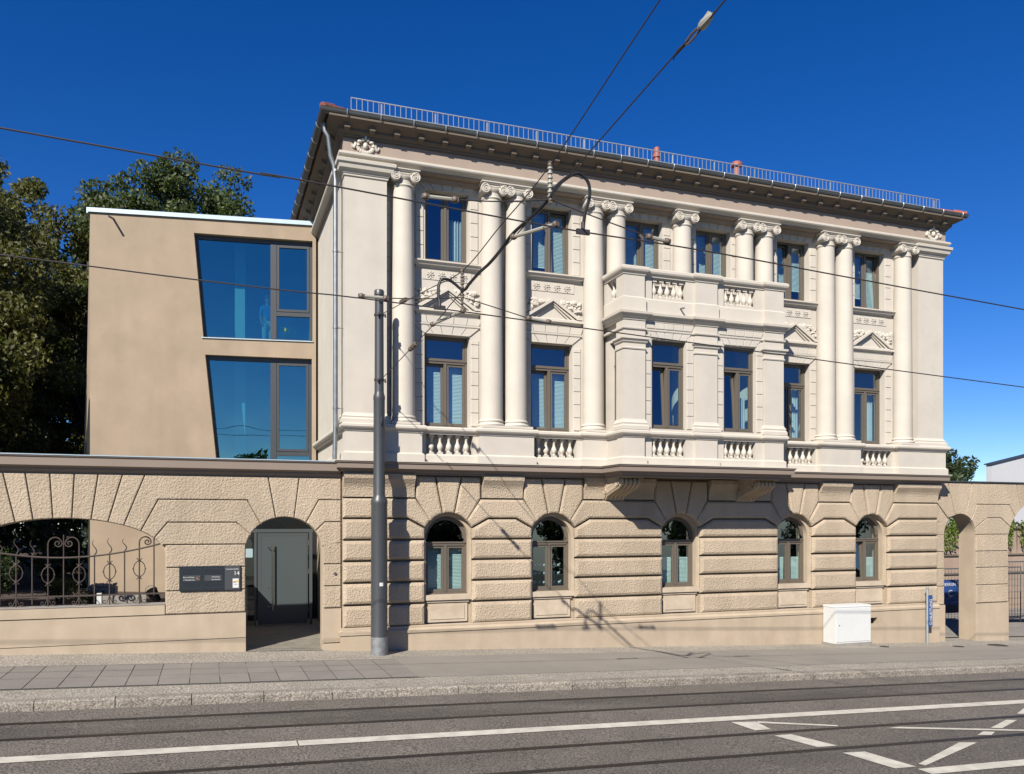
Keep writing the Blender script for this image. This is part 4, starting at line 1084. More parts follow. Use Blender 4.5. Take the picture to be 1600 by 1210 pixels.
b = MB(); b.lathe(0, 0, [(.09, 0), (.13, .27), (.14, .27), (.14, .30), (.12, .30), (.085, .02), (.001, .02)], 18); o = b.build('body', M['black'], bk, rot=(R(20), R(-28), 0))
b = MB(); b.tube([(.13 * math.cos(t), .02 * math.sin(t), .28 + .13 * math.sin(t)) for t in [i * math.pi / 12 for i in range(13)]], .007, 5); b.build('bail', M['steel'], bk, rot=(R(20), R(-28), 0))

# ------------------------------------------------------------ modern extension
ex = empty('modern_extension', (0, 26, 0), 'beige modern annex with two slanted blue glass windows left of the villa', 'building')
P1 = Vector((2.98, 25.17)); P0 = Vector((-3.18, 26.23)); ang = math.atan2((P1 - P0).y, (P1 - P0).x)
LEN = (P1 - P0).length
EXO = Vector((P0.x, P0.y - 26, 0))
def xp(name, b, m, parent=None):
    o = b.build(name, m, parent or ex)
    if not parent: o.location = EXO; o.rotation_euler = (0, 0, ang)
    return o
def exz(px, py):                                          # annex facade helper: values were measured in metres along the wall
    return px, py
# windows as quadrilaterals (u along wall, z)
W1 = [(3.06, 8.30), (6.15, 8.30), (6.15, 11.28), (2.80, 11.32)]
W2 = [(3.46, 4.30), (6.13, 4.30), (6.13, 7.78), (3.11, 7.80)]
w = MB(); H = 11.82
w.prism([(0, -.5), (3.6, -.5), (3.46, 4.30), (3.11, 7.80), (3.06, 8.30), (2.80, 11.32), (2.80, H), (0, H)], 0, .38)
w.prism([(2.80, 11.32), (6.15, 11.28), (LEN, 11.28), (LEN, H), (2.80, H)], 0, .38)
w.prism([(3.11, 7.80), (6.13, 7.78), (6.15, 8.30), (3.06, 8.30)], 0, .38)
w.prism([(6.15, 8.30), (6.13, 7.78), (LEN, 7.78), (LEN, 11.28), (6.15, 11.28)], 0, .38)
w.prism([(6.13, 4.30), (LEN, 4.30), (LEN, 7.78), (6.13, 7.78)], 0, .38)
w.prism([(3.6, -.5), (LEN, -.5), (LEN, 4.30), (3.46, 4.30)], 0, .38)
xp('front_wall', w, M['ext'])
w = MB(); w.box(4.15, LEN - .02, -.03, -.004, -.4, 3.9); en = xp('dark_front_panel', w, M['black'])  # plain black panel laid over the annex wall behind the gate
w = MB()                                                   # tapering left flank: wide above, drawn in below
w.hexa([(0, .003, -.5), (.3, .38, -.5), (.3, 9, -.5), (-2.8, 8.4, -.5), (0, .003, H), (.3, .38, H), (.3, 9, H), (-1.7, 8.4, H)])
w.box(.3, LEN, 8.7, 9, -.5, H)
xp('side_wall', w, M['ext'])
w = MB(); w.hexa([(-.05, .10, .5), (.1, .2, .5), (-2.6, 8.3, .5), (-2.86, 8.3, .5), (-.05, .10, 6.4), (.1, .2, 6.4), (-2.2, 8.3, 8.4), (-2.62, 8.3, 8.4)])
xp('side_shade_panel', w, M['dframe'])  # dark sheet paints the shade on the lower part of the left flank
w = MB(); w.box(.1, LEN, .2, 8.9, 11.5, 11.7); xp('flat_roof', w, M['conc'])
w = MB(); w.box(-.05, LEN - .05, -.06, .42, H, H + .03); w.box(-.05, LEN - .05, -.06, -.035, H - .09, H); w.hexa([(-.08, -.06, H - .13), (-.04, -.06, H - .13), (-1.74, 8.4, H - .13), (-1.79, 8.4, H - .13), (-.08, -.06, H + .03), (-.04, -.06, H + .03), (-1.74, 8.4, H + .03), (-1.79, 8.4, H + .03)])
xp('parapet_flashing', w, M['flash'])
b = MB(); b.tube([(.62, .1, 11.60), (.62, -.42, 11.50)], .03, 8); xp('roof_spout', b, M['dframe'])
w = MB()
for z in (.6, 7.9): w.box(.35, LEN - .1, .4, 8.6, z, z + .25)
w.box(.35, LEN - .1, 4.5, 4.6, .9, 7.9); w.box(.35, LEN - .1, 4.5, 4.6, 8.2, 11.5)
xp('inside_walls', w, M['inner'])
w = MB()
for z0, z1 in ((8.15, 11.5), (.9, 7.9)): w.box(3.75, 4.05, 1.3, 1.6, z0, z1)
xp('inside_column', w, M['white'])
for W, zm, lo in ((W1, 9.05, True), (W2, 4.9, False)):
    (xa, za), (xb, zb1), (xc, zc), (xd, zd) = W
    t = .06; ym = .16; mx_ = 4.93
    w = MB()
    w.prism([(xa, za), (xa + .07, za), (xd + .07, zd), (xd, zd)], ym, ym + .09)
    w.prism([(xd + .07, zd - .12), (xc, zc - .12), (xc, zc), (xd + .07, zd)], ym + .002, ym + .088)
    w.box(xa + .07, xb, ym + .002, ym + .088, za, za + .06)
    w.box(mx_, mx_ + .17, ym - .01, ym + .09, za + .06, zc - .12); w.box(xb - .09, xb, ym - .01, ym + .09, za + .06, zc - .12)
    w.box(mx_ + .17, xb - .09, ym - .005, ym + .085, zm, zm + .12)
    f = xp('window', w, M['dframe'])
    b = MB(); ring(b, mx_ + .18, xb - .10, zm + .13, zc - .13, .07, ym - .02, ym + .07); b.build('sash', M['dframe'], f)
    b = MB(); p = [(xa + .07, za + .06), (mx_, za + .06), (mx_, zc - .12), (xd + .07, zd - .12)]
    b.add([(x, ym + .05, z) for x, z in p], [(0, 1, 2, 3)]); b.build('pane', M['glass_ext'], f, recalc=False)
    pane(f, mx_ + .25, xb - .17, zm + .20, zc - .20, ym + .03, m='glass_ext'); pane(f, mx_ + .17, xb - .09, za + .06, zm, ym + .05, m='glass_ext')
w = MB(); w.box(3.02, 6.17, -.04, .2, 8.275, 8.30); xp('window_ledge', w, M['flash'])
w = MB(); w.box(3.4, 6.15, -.04, .2, 4.275, 4.30); xp('window_ledge', w, M['flash'])
# person standing behind the upper window
def person(loc, rz):
    root = empty('person', loc, 'person in a blue shirt and white trousers standing behind the upper annex window', 'person')
    root.rotation_euler = (0, 0, rz)
    me = bpy.data.meshes.new('body'); bm = bmesh.new()
    J = [((0, 0, .95), .13), ((0, 0, 1.15), .12), ((0, 0, 1.38), .14), ((0, 0, 1.48), .06), ((0, -.01, 1.55), .055), ((0, -.01, 1.65), .095), ((0, -.01, 1.74), .08),
         ((.17, 0, 1.40), .055), ((.22, 0, 1.14), .042), ((.20, -.10, .92), .034), ((.20, -.13, .84), .025), ((-.17, 0, 1.40), .055), ((-.22, 0, 1.14), .042), ((-.20, -.08, .90), .034), ((-.20, -.11, .82), .025),
         ((.09, 0, .90), .09), ((.10, -.01, .50), .058), ((.10, .01, .09), .04), ((.11, -.14, .04), .035), ((-.09, 0, .90), .09), ((-.10, -.01, .50), .058), ((-.10, .01, .09), .04), ((-.11, -.14, .04), .035)]
    E_ = [(0, 1), (1, 2), (2, 3), (3, 4), (4, 5), (5, 6), (2, 7), (7, 8), (8, 9), (9, 10), (2, 11), (11, 12), (12, 13), (13, 14), (0, 15), (15, 16), (16, 17), (17, 18), (0, 19), (19, 20), (20, 21), (21, 22)]
    def skin(name, idx, m, grow=0., parent=root):
        ids = sorted(set(idx)); mp = {k: i for i, k in enumerate(ids)}
        me = bpy.data.meshes.new(name); me.from_pydata([J[k][0] for k in ids], [(mp[a], mp[b]) for a, b in E_ if a in mp and b in mp], [])
        o = bpy.data.objects.new(name, me); col.objects.link(o); sk = o.modifiers.new('s', 'SKIN'); sb = o.modifiers.new('u', 'SUBSURF'); sb.levels = sb.render_levels = 2
        for k in ids:
            r = J[k][1] + grow; me.skin_vertices[0].data[mp[k]].radius = (r, r * .85)
        me.skin_vertices[0].data[0].use_root = True
        dg = bpy.context.evaluated_depsgraph_get(); m2 = bpy.data.meshes.new_from_object(o.evaluated_get(dg)); bpy.data.objects.remove(o)
        m2.name = name; m2.materials.clear(); m2.materials.append(m); m2.polygons.foreach_set('use_smooth', [True] * len(m2.polygons))
        o2 = bpy.data.objects.new(name, m2); col.objects.link(o2); o2.parent = parent; return o2
    skin('body', range(23), M['skin'])
    skin('shirt', [0, 1, 2, 3, 7, 8, 11, 12], M['shirt'], .022)
    skin('trousers', [0, 15, 16, 17, 19, 20, 21], M['trousers'], .025)
    b = MB(); b.ball((0, .02, 1.72), .115, (.85, 1, .85), 12, 8); b.build('hair', M['hair'], root)
dirx = Vector((math.cos(ang), math.sin(ang))); nrm = Vector((-dirx.y, dirx.x))
pp = P0 + dirx * 4.72 + nrm * 1.3
person((pp.x, pp.y, 8.15), ang + .4)
hp = P0 + dirx * 5.4 + nrm * .5
t = bush('pot_plant', hp.x, hp.y, 8.35, .35, .6, 'leaf_ivy', 'small leafy pot plant on the sill of the upper annex window', 'plant', 200, .06, seed=9)
b = MB(); b.lathe(0, 0, [(.08, -.18), (.11, .02), (.001, .02)], 14); b.build('pot', M['white'], t)

# ------------------------------------------------------------ right garden wall
rw = empty('right_garden_wall', (24, 20, 0), 'sand garden wall with a narrow open arch and a wide arch right of the villa', 'wall')
rw.name = 'garden_wall'
RO = Vector((-24, -20, 0)); RY = 19.97
SA = (22.53, 2.52, .665, .665); BA = (26.6, 2.3, 1.98, 1.50)
def sa(x0, x1, n=8): return arc(*SA, x0, x1, n)
def ba(x0, x1, n=8): return arc(*BA, x0, x1, n)
w = MB(); y0, y1 = 20.02, 20.62
w.box(XR - .02, 21.865, y0, y1, -1.9, 4.2)
w.prism([(21.865, 2.52)] + sa(21.865, 23.195, 30) + [(23.195, 4.2), (21.865, 4.2)], y0, y1)
w.box(23.195, 24.62, y0, y1, -1.9, 4.2)
w.prism([(24.62, 2.3)] + ba(24.62, 28.58, 40) + [(28.58, 4.2), (24.62, 4.2)], y0, y1)
w.box(28.58, 36, y0, y1, -2.2, 4.2)
def rp(n_, b, m): o = b.build(n_, m, rw); o.location = RO; return o
rp('wall', w, M['sand'])
q = MB(); yb, yf, g = 20.03, RY, .010
def rblk(poly): q.block(inset(ccw(poly), g), yb, yf, .014)
xe = XR + .05; zt_ = 4.19
rblk([(21.47, zt_), (21.52, 3.53)] + [] + [(xe, 3.53), (xe, zt_)][::1] if False else [(xe, 3.54), (21.56, 3.54), (22.02, 3.06), (22.33, 3.14), (22.02, zt_), (xe, zt_)])
rblk([(xe, 3.0), (21.93, 2.80)] + sa(21.95, 22.05, 3) + [(21.56, 3.54), (xe, 3.54)])
rblk([(xe, 2.52), (21.865, 2.52)] + sa(21.87, 21.95, 3) + [(xe, 3.0)])
rblk([(22.02, zt_)] + sa(22.33, 22.77, 5) + [(23.03, zt_)])
rblk([(23.03, zt_)] + sa(22.77, 23.0, 4) + [(23.25, 3.5), (24.68, 3.5)] + ba(24.93, 25.18, 3) + [(24.98, zt_)])
rblk([(23.25, 3.5)] + sa(23.0, 23.16, 4) + [(23.70, 3.07), (24.29, 3.07)] + ba(24.72, 24.93, 3) + [(24.68, 3.5)])
rblk([(23.70, 3.07)] + sa(23.16, 23.19, 2) + [(23.195, 2.53), (24.64, 2.53)] + ba(24.65, 24.72, 3) + [(24.29, 3.07)])
for z0, z1 in ((.90, 1.46), (1.46, 1.99), (1.99, 2.53), (.32, .90)):
    rblk([(23.215, z0), (24.62, z0), (24.62, z1), (23.215, z1)])
    rblk([(xe, z0), (21.86, z0), (21.86, z1), (xe, z1)])
pj = 24.98, 25.18
for t1, b1 in ((25.62, 25.72), (26.25, 26.30), (26.95, 26.90), (27.6, 27.5), (28.25, 28.0)):
    rblk([(pj[0], zt_)] + ba(pj[1], b1, 4) + [(t1, zt_)]); pj = t1, b1
rblk([(28.25, zt_), (28.0, 3.35), (28.62, 2.6), (36, 2.6), (36, zt_)])
rp('rusticated_blocks', q, M['rough'])
w = MB(); w.box(23.19, 24.63, RY, 20.03, -1.9, .30); w.box(XR + .0, 21.87, RY - .02, 20.03, -1.9, .31); w.box(28.57, 36, RY, 20.03, -2.2, 2.59)
rp('smooth_plinth', w, M['sand'])
w = MB(); w.box(XR + .06, 36, 19.93, 20.68, 4.2, 4.24); rp('coping', w, M['gutter'])

# courtyard behind it
b = MB(); b.add([(21.5, 20.66, -.80), (60, 20.66, -2.28), (60, 60, -2.2), (21.5, 60, -.9)], [(0, 1, 2, 3)])
struct(b.build('courtyard', mat('courtyard_gravel', (.34, .31, .27), .95, vary=.3, vscale=1.5, bump=1, bscale=15, bdist=.04, fine=.2)))
b = MB(); b.box(26, 62, 30.5, 31.2, -2.4, 2.6)
rt = empty('retaining_wall', (30, 30.5, 0), 'pinkish sandstone wall at the back of the courtyard seen through the right arches', 'wall')
o = b.build('wall', M['retain'], rt); o.location = (-30, -30.5, 0)
b = MB()
for z in (.38, 1.27): b.box(26, 62, 30.42, 30.5, z, z + .07)
o = b.build('string_course', M['eaves'], rt); o.location = (-30, -30.5, 0)
b = MB(); b.box(25.9, 62, 30.38, 31.3, 2.6, 2.72); o = b.build('coping', M['eaves'], rt); o.location = (-30, -30.5, 0)
for k, (x, lab) in enumerate(((33.7, 'green ivy hanging over the wall behind the narrow arch'), (38.2, 'green ivy hanging over the wall behind the wide right arch'))):
    t = empty('ivy', (x, 30.4, 2.45), lab, 'plant', 'ivy over the courtyard wall'); b = MB(); rnd = random.Random(20 + k)
    for j in range(13):
        cx = rnd.uniform(-1.7, 1.7); ln_ = rnd.uniform(.4, 1.35)
        for i in range(int(ln_ / .2)): leaves(b, cx + rnd.uniform(-.1, .1), -.15, .45 - i * .24, .22, .14, .2, 22, .075, rnd)
    b.build('foliage', M['leaf_ivy'], t, recalc=False)
    b = MB()
    for j in range(8): xx = -1.5 + j * .42; b.tube([(xx, .1, .4), (xx, -.08, .2), (xx + .05, -.08, -.9)], [.02, .015, .006], 5)
    b.build('stem', M['bark'], t)
t = empty('courtyard_hedge', (38, 32.5, 2.2), 'dark hedge top above the courtyard back wall in the right arches', 'hedge'); b = MB(); rnd = random.Random(78)
for k in range(36): leaves(b, -10 + k * .62, 0, rnd.uniform(.1, .7), .7, .5, .5, 170, .09, rnd)
b.build('foliage', M['leaf_dark'], t, recalc=False)
b = MB()
for k in range(12): b.tube([(-9.5 + k * 1.8, 0, -4.4), (-9.5 + k * 1.8, 0, .6)], [.07, .03], 6)
b.build('stems', M['bark'], t)
# mesh fence with banner, railings
def mesh_fence(x0, x1, y, z0, z1, lab, nm='site_fence'):
    t = empty(nm, (x0, y, z0), lab, 'fence'); L_ = x1 - x0; h = z1 - z0; b = MB()
    x = 0
    while x < L_: b.bar((x, 0, .05), (x, 0, h - .02), .008); x += .16
    z = .05
    while z < h: b.bar((0, 0, z), (L_, 0, z), .008); z += .26
    b.build('wire_mesh', M['zinc'], t); b = MB()
    for x in (0, L_ / 2, L_): b.tube([(x, 0, -.1), (x, 0, h)], .022, 8)
    b.tube([(0, 0, h), (L_, 0, h)], .022, 8); b.tube([(0, 0, .04), (L_, 0, .04)], .022, 8); b.build('fence_frame', M['zinc'], t)
    return t
mesh_fence(26.5, 31.0, 24.6, -1.0, 1.1, 'galvanised mesh site fence behind the narrow arch')
mesh_fence(31.3, 38.5, 25.6, -1.1, 1.25, 'galvanised mesh site fence behind the wide right arch')
bn = empty('banner', (27.6, 24.5, 0), 'blue printed banner hung on the fence behind the narrow arch', 'banner')
bx0, bx1 = -1.1, .12
for nm, x0, x1, z0, z1, yy, mm in (('cloth', bx0, bx1, -.62, .68, 0, 'navy'), ('print_field', bx0 + .02, bx1 - .24, -.30, .66, -.006, 'blue')):
    b = MB(); n = 16; vs = []
    for i in range(n + 1):
        x = x0 + (x1 - x0) * i / n
        for z in (z0, (z0 + z1) / 2, z1): vs.append((x, yy + .02 * math.sin(x * 5), z))
    b.add(vs, [(3 * i + j, 3 * i + 3 + j, 3 * i + 4 + j, 3 * i + 1 + j) for i in range(n) for j in (0, 1)], True); b.build(nm, M[mm], bn, recalc=False)
text('IERRUN', .17, 'banner_word', M['letter'], bn, (-.84, -.045, .44)); text('C', .36, 'banner_letter', M['letter'], bn, (-.66, -.045, .03))
b = MB(); b.bar((-.72, -.04, -.06), (-.18, -.04, .12), .035, .01); b.bar((-.5, -.04, -.24), (-.2, -.04, -.16), .05, .01); b.build('banner_stripe', M['flash'], bn)
ra = empty('stair_rail', (27.6, 23.2, 0), 'sloping dark handrail with a pale board behind the narrow arch', 'railing')
b = MB(); b.tube([(-1.7, 0, 2.05), (.75, 0, .85)], .045, 8); b.tube([(-1.4, 0, .2), (.7, 0, .75)], .03, 8); b.cyl((.7, 0, -.9), (.7, 0, .9), .035, 8); b.build('handrail', M['dframe'], ra)
b = MB(); b.box(-1.6, .8, -.03, .03, .62, .72); b.build('board', M['white'], ra)
ra = empty('stair_rail', (33.0, 24.2, 0), 'dark metal handrail in front of the mesh behind the wide right arch', 'railing')
b = MB(); b.tube([(-1.3, 0, -.2), (0, 0, .75), (.0, 0, -1.0)], .035, 8); b.tube([(-1.3, 0, .0), (1.6, 0, .0)], .03, 8); b.build('handrail', M['iron'], ra)
rub = empty('rubble_heap', (33.9, 23.2, -1.15), 'heap of pale excavated stones behind the wide right arch', 'rubble')
b = MB(); rnd = random.Random(8)
for k in range(60):
    a = rnd.uniform(0, 6.28); d = rnd.uniform(0, 1.1); r = rnd.uniform(.08, .26); b.ball((d * math.cos(a), d * .6 * math.sin(a), max(0, .55 - d * .4) * rnd.random()), r, (1.2, 1, .7), 6, 4)
b.build('stones', M['retain'], rub)
bk = empty('skip_bin', (32.3, 24.0, -1.15), 'black rounded tub standing by the pier of the wide right arch', 'tub')
b = MB(); b.lathe(0, 0, [(.55, 0), (.72, .75), (.76, .78), (.70, .78), (.5, .05), (.001, .05)], 20); b.build('tub', M['black'], bk)
# white gabled building far right
wb = empty('white_building', (52, 44, 0), 'plain white gabled building with dark roof edge beyond the right garden wall', 'building')
b = MB(); b.prism([(-3.0, -3), (20, -3), (20, 9.6), (12, 9.9), (-3.0, 6.75)], -3, -2.6); b.box(-2.9, 20, -2.6, 10, -3, 5.2); b.build('wall', M['pale_wall'], wb)
b = MB(); b.prism([(-3.1, 6.735), (12, 9.91), (12, 9.99), (-3.1, 6.81)], -3.1, -2.5); b.prism([(12, 9.91), (20, 9.61), (20, 9.69), (12, 9.99)], -3.1, -2.5); b.build('roof', M['dframe'], wb)

# ------------------------------------------------------------ street furniture on the pavement
cz = -.75
cb = empty('utility_cabinet', (17.55, 19.5, zroad(17.6, 19.5)), 'white windowless utility cabinet against the villa plinth', 'cabinet')
b = MB(); b.box(-.68, .68, -.30, .22, -.2, .10); b.build('base', M['conc'], cb)
b = MB(); b.add([(x, y, z) for z in (.10, 1.14) for x, y in ((-.65, -.28), (.65, -.28), (.65, .2), (-.65, .2))], [(0, 3, 2, 1), (4, 5, 6, 7), (0, 1, 5, 4), (1, 2, 6, 5), (2, 3, 7, 6), (3, 0, 4, 7)]); b.build('body', M['white'], cb)
b = MB(); b.box(-.61, .61, -.292, -.281, .14, 1.10); b.build('door', M['white'], cb)
b = MB(); b.hexa([(-.66, -.29, 1.14), (.66, -.29, 1.14), (.66, .21, 1.14), (-.66, .21, 1.14), (-.65, -.28, 1.19), (.65, -.28, 1.19), (.65, .2, 1.19), (-.65, .2, 1.19)]); b.build('lid', M['white'], cb)
b = MB(); b.cyl((-.5, -.30, .62), (-.5, -.28, .62), .02, 8); b.build('lock', M['zinc'], cb)
mp_ = empty('marker_post', (20.72, 19.56, zroad(20.72, 19.56)), 'thin pale post with a blue lettered strip in front of the villa corner', 'post')
b = MB(); b.tube([(0, 0, -.1), (0, 0, 1.68)], .035, 10); b.tube([(0, 0, 1.68), (0, 0, 1.72)], .05, 10); b.build('post', M['galv'], mp_)
b = MB(); b.box(.0, .15, -.055, -.035, .52, 1.48); st = b.build('strip', M['bluepost'], mp_)
text('GASLEITUNG', .135, 'strip_lettering', M['letter'], st, (.045 + .08, -.058, .56), rot=(R(90), R(-90), 0))

# ------------------------------------------------------------ tram pole
tp = empty('tram_pole', (3.70, 19.12, zroad(3.7, 19.1)), 'tall dark grey stepped steel pole with galvanised foot in front of the villa', 'pole')
z0 = zroad(3.7, 19.1)
b = MB(); b.lathe(0, 0, [(.195, .0), (.195, .42)], 28); b.build('foot_sleeve', M['polebase'], tp)
b = MB(); b.lathe(0, 0, [(.196, .42), (.192, .44), (.185, 3.46), (.192, 3.50), (.192, 3.58), (.145, 3.66), (.135, 3.70), (.130, 5.88), (.136, 5.92), (.136, 5.98), (.112, 6.06), (.108, 6.10), (.100, 8.32), (.115, 8.33), (.115, 8.42), (.10, 8.45), (.001, 8.46)], 28)
b.build('shaft', M['pole'], tp)
for z in (7.85 , 6.34):
    b = MB(); b.lathe(0, 0, [(.108, z), (.118, z), (.118, z + .05), (.108, z + .05)], 20)
    for a in (250, 290, 330): b.bar((.115 * math.cos(R(a)), .115 * math.sin(R(a)), z + .025), (.16 * math.cos(R(a)), .16 * math.sin(R(a)), z + .025), .035); b.ball((.15 * math.cos(R(a)), .15 * math.sin(R(a)), z - .02), .025, (1, 1, 1), 6, 5)
    b.build('span_clamp', M['wire'], tp)
b = MB(); b.lathe(0, 0, [(.035, 0), (.035, .02), (.022, .02), (.022, 0)], 12, cap=False); b.build('eye_bolt', M['pole'], tp, loc=(0, -.105, 8.17), rot=(R(90), 0, 0))
b = MB(); b.add([(.192 * math.sin(a), -.192 * math.cos(a), z) for z in (1.60, 1.68) for a in (-.15, .0, .15, .30)], [(i, i + 1, i + 5, i + 4) for i in range(3)]); b.build('sticker', M['white'], tp, recalc=False)
b = MB(); b.box(-.03, .03, -.195, -.185, 5.35, 5.50); b.build('hatch', M['pole'], tp)

# ------------------------------------------------------------ overhead line
def smooth(pts, n=8):
    P = [Vector(p) for p in pts]; out = []
    for i in range(len(P) - 1):
        a, b_, c, d = P[max(i - 1, 0)], P[i], P[i + 1], P[min(i + 2, len(P) - 1)]
        for k in range(n):
            t = k / n; out.append(.5 * ((2 * b_) + (c - a) * t + (2 * a - 5 * b_ + 4 * c - d) * t * t + (3 * b_ - a - 3 * c + d) * t ** 3))
    return out + [P[-1]]
def wire(name, pts, r, m, label, cat, group=None, n=6):
    b = MB(); b.tube(smooth(pts, n), r, 6); return tag(b.build(name, M[m]), label, cat, group)
wire('contact_wire', [(-30, 10.6, 8.6), (-2.2, 10.6, 7.32), (.84, 10.6, 7.21), (4.49, 10.6, 7.03), (7.21, 10.6, 6.96), (13.44, 10.6, 6.67), (40, 10.6, 5.5)], .0105, 'wire', 'upper tram contact wire crossing the picture from the left edge above the annex', 'overhead wire', 'contact wires over the tracks')
wire('contact_wire', [(-30, 13.67, 7.9), (-2.81, 13.67, 6.77), (2.38, 13.67, 6.62), (5.72, 13.67, 6.48), (10.84, 13.67, 6.26), (17.33, 13.67, 5.99), (45, 13.67, 4.9)], .011, 'wire', 'lower tram contact wire passing in front of the top of the grey pole', 'overhead wire', 'contact wires over the tracks')
wire('span_wire', [(3.72, 19.0, 7.72), (3.95, 15.6, 7.42), (4.08, 13.67, 7.25), (4.25, 12.2, 7.54), (4.43, 10.6, 7.88), (4.74, 8.15, 8.79), (5.5, 2.0, 11.0)], .009, 'wire', 'upper cross span wire running from the pole past both hangers to the top edge', 'overhead wire', 'cross span wires')
wire('span_wire', [(3.72, 19.0, 6.22), (3.83, 14.6, 6.53), (3.96, 13.67, 6.76), (4.26, 11.6, 7.18), (4.42, 10.6, 7.43), (4.77, 7.9, 8.04), (4.80, 7.75, 8.075)], .009, 'wire', 'lower cross span wire carrying the thick cable, ending at the large strain insulator', 'overhead wire', 'cross span wires')
wire('span_wire', [(4.855, 7.25, 8.165), (4.87, 7.1, 8.19), (5.5, 2.0, 9.6)], .010, 'wire', 'short cross span wire leaving the strain insulator to the top edge', 'overhead wire', 'cross span wires')
o = wire('feeder_cable', [(4.93, 10.6, 7.04), (4.96, 10.6, 7.27), (5.03, 10.6, 7.52), (5.01, 10.6, 7.72), (4.87, 10.6, 7.83), (4.71, 10.6, 7.76), (4.5, 10.6, 7.57), (4.41, 10.6, 7.41), (4.32, 10.9, 7.29), (4.26, 11.6, 7.25), (4.22, 12, 7.14), (4.19, 12.5, 7.06), (4.14, 12.9, 7.01), (4.1, 13.3, 6.94), (4.08, 13.6, 6.90), (3.94, 13.67, 7.02), (3.82, 13.67, 7.08), (3.71, 13.67, 7.06), (3.66, 13.67, 6.94), (3.66, 13.67, 6.78), (3.68, 13.67, 6.62)], .026, 'rubber', 'thick black cable looping between the two contact wires in front of the columns', 'cable')
for (x, y, z) in ((4.93, 10.6, 7.03), (3.68, 13.67, 6.60)):
    b = MB(); b.box(-.10, .10, -.02, .02, -.05, .02); b.cyl((0, 0, 0), (0, 0, .12), .03, 8)
    o = b.build('feeder_clamp', M['wire'], loc=(x, y, z)); tag(o, 'dark clamp joining the thick cable to the ' + ('upper' if y < 12 else 'lower') + ' contact wire', 'clamp', 'feeder clamps')
def insulator(p, q_, label, name='rod_insulator', r=.028, m='insul', sheds=0):
    p = Vector(p); q_ = Vector(q_); d = (q_ - p); t = empty(name, p, label, 'insulator', 'insulators of the overhead line')
    b = MB(); b.tube([(0, 0, 0), tuple(d)], r, 8)
    for k in range(sheds):
        c = d * ((k + .7) / (sheds + .4)); b.tube([tuple(c - d.normalized() * .012), tuple(c + d.normalized() * .012)], r * 1.7, 10)
    b.build('rod', M[m], t)
    for c in (Vector(), d):
        b = MB(); b.ball(c, r * 1.7, (1, 1, 1), 8, 6); b.bar(c - d.normalized() * .05, c + d.normalized() * .05, r * 2.1); b.build('end_fitting', M['insul2'], t)
    return t
insulator((4.26, 11.6, 7.19), (4.52, 10.62, 7.08), 'pale steady arm insulator reaching to the upper contact wire')
insulator((3.80, 14.6, 6.52), (4.10, 13.68, 6.57), 'pale steady arm insulator reaching to the lower contact wire')
insulator((4.43, 10.6, 7.88), (4.43, 10.6, 7.40), 'hanging spring insulator between the span wires above the upper contact wire', 'hanger', .022, 'insul', 7)
insulator((4.08, 13.67, 7.25), (4.08, 13.67, 6.80), 'hanging spring insulator between the span wires in front of the first pediment', 'hanger', .020, 'insul2', 7)
p = Vector((4.80, 7.78, 8.07)); q_ = Vector((4.855, 7.27, 8.16)); d = (q_ - p); dn = d.normalized(); sd = dn.cross(Vector((0, 0, 1))).normalized(); up = sd.cross(dn)
t = empty('strain_insulator', p, 'large strain insulator with an open link on the span wire near the top edge', 'insulator')
b = MB(); b.tube([tuple(dn * (.17 + .12 * math.cos(a)) + up * .034 * math.sin(a)) for a in [i * math.pi / 12 for i in range(24)]], .013, 6, closed=True); b.build('link', M['insul2'], t)
b = MB(); b.tube([tuple(dn * .27), tuple(dn * .31), tuple(dn * .36), tuple(dn * .46), tuple(dn * .50)], [.02, .042, .05, .035, .02], 8); b.bar(dn * .36 + up * .03, dn * .46 + up * .05, .035); b.build('clamp', M['insul'], t)
b = MB(); b.tube([tuple(-dn * .14), tuple(-dn * .06 + up * .012), tuple(dn * .05)], [.012, .022, .016], 6); b.tube([tuple(-dn * .14), tuple(-dn * .17 - up * .03)], .006, 5); b.build('end_loop', M['wire'], t)
insulator((3.80, 17.2, 7.57), (3.82, 16.9, 7.545), 'small dark strain insulator on the upper span wire close to the pole', 'strain_insulator', .03, 'insul2', 2)
insulator((3.78, 16.3, 6.40), (3.79, 15.9, 6.42), 'small dark strain insulator on the lower span wire close to the pole', 'strain_insulator', .03, 'insul2', 2)
insulator((2.35, 13.67, 6.66), (2.75, 13.67, 6.66), 'pale rod insulator at the bridle end left of the pole top')
insulator((2.66, 10.6, 7.21), (3.06, 10.6, 7.22), 'pale rod insulator at the bridle end in front of the top left window')
insulator((5.98, 10.6, 7.07), (6.28, 10.6, 7.04), 'pale rod insulator at the bridle end below the middle columns')
insulator((5.30, 13.67, 6.54), (5.68, 13.67, 6.51), 'pale rod insulator at the bridle end under the second window')
for pts, lab in (([(2.75, 13.67, 6.66), (3.5, 13.67, 6.72), (4.08, 13.67, 6.80)], 'left bridle wire rising to the hanger over the lower contact wire'), ([(4.08, 13.67, 6.80), (4.7, 13.67, 6.67), (5.30, 13.67, 6.54)], 'right bridle wire falling from the hanger to the lower contact wire'),
                 ([(3.06, 10.6, 7.22), (3.7, 10.6, 7.28), (4.43, 10.6, 7.40)], 'left bridle wire rising to the hanger over the upper contact wire'), ([(4.43, 10.6, 7.40), (5.2, 10.6, 7.23), (5.98, 10.6, 7.07)], 'right bridle wire falling from the hanger to the upper contact wire')):
    wire('bridle_wire', pts, .009, 'wire', lab, 'overhead wire', 'bridle wires')
wire('dropper_wire', [(4.08, 13.67, 6.80), (4.08, 13.67, 6.56)], .02, 'insul2', 'short dropper holding the lower contact wire under the hanger', 'dropper')

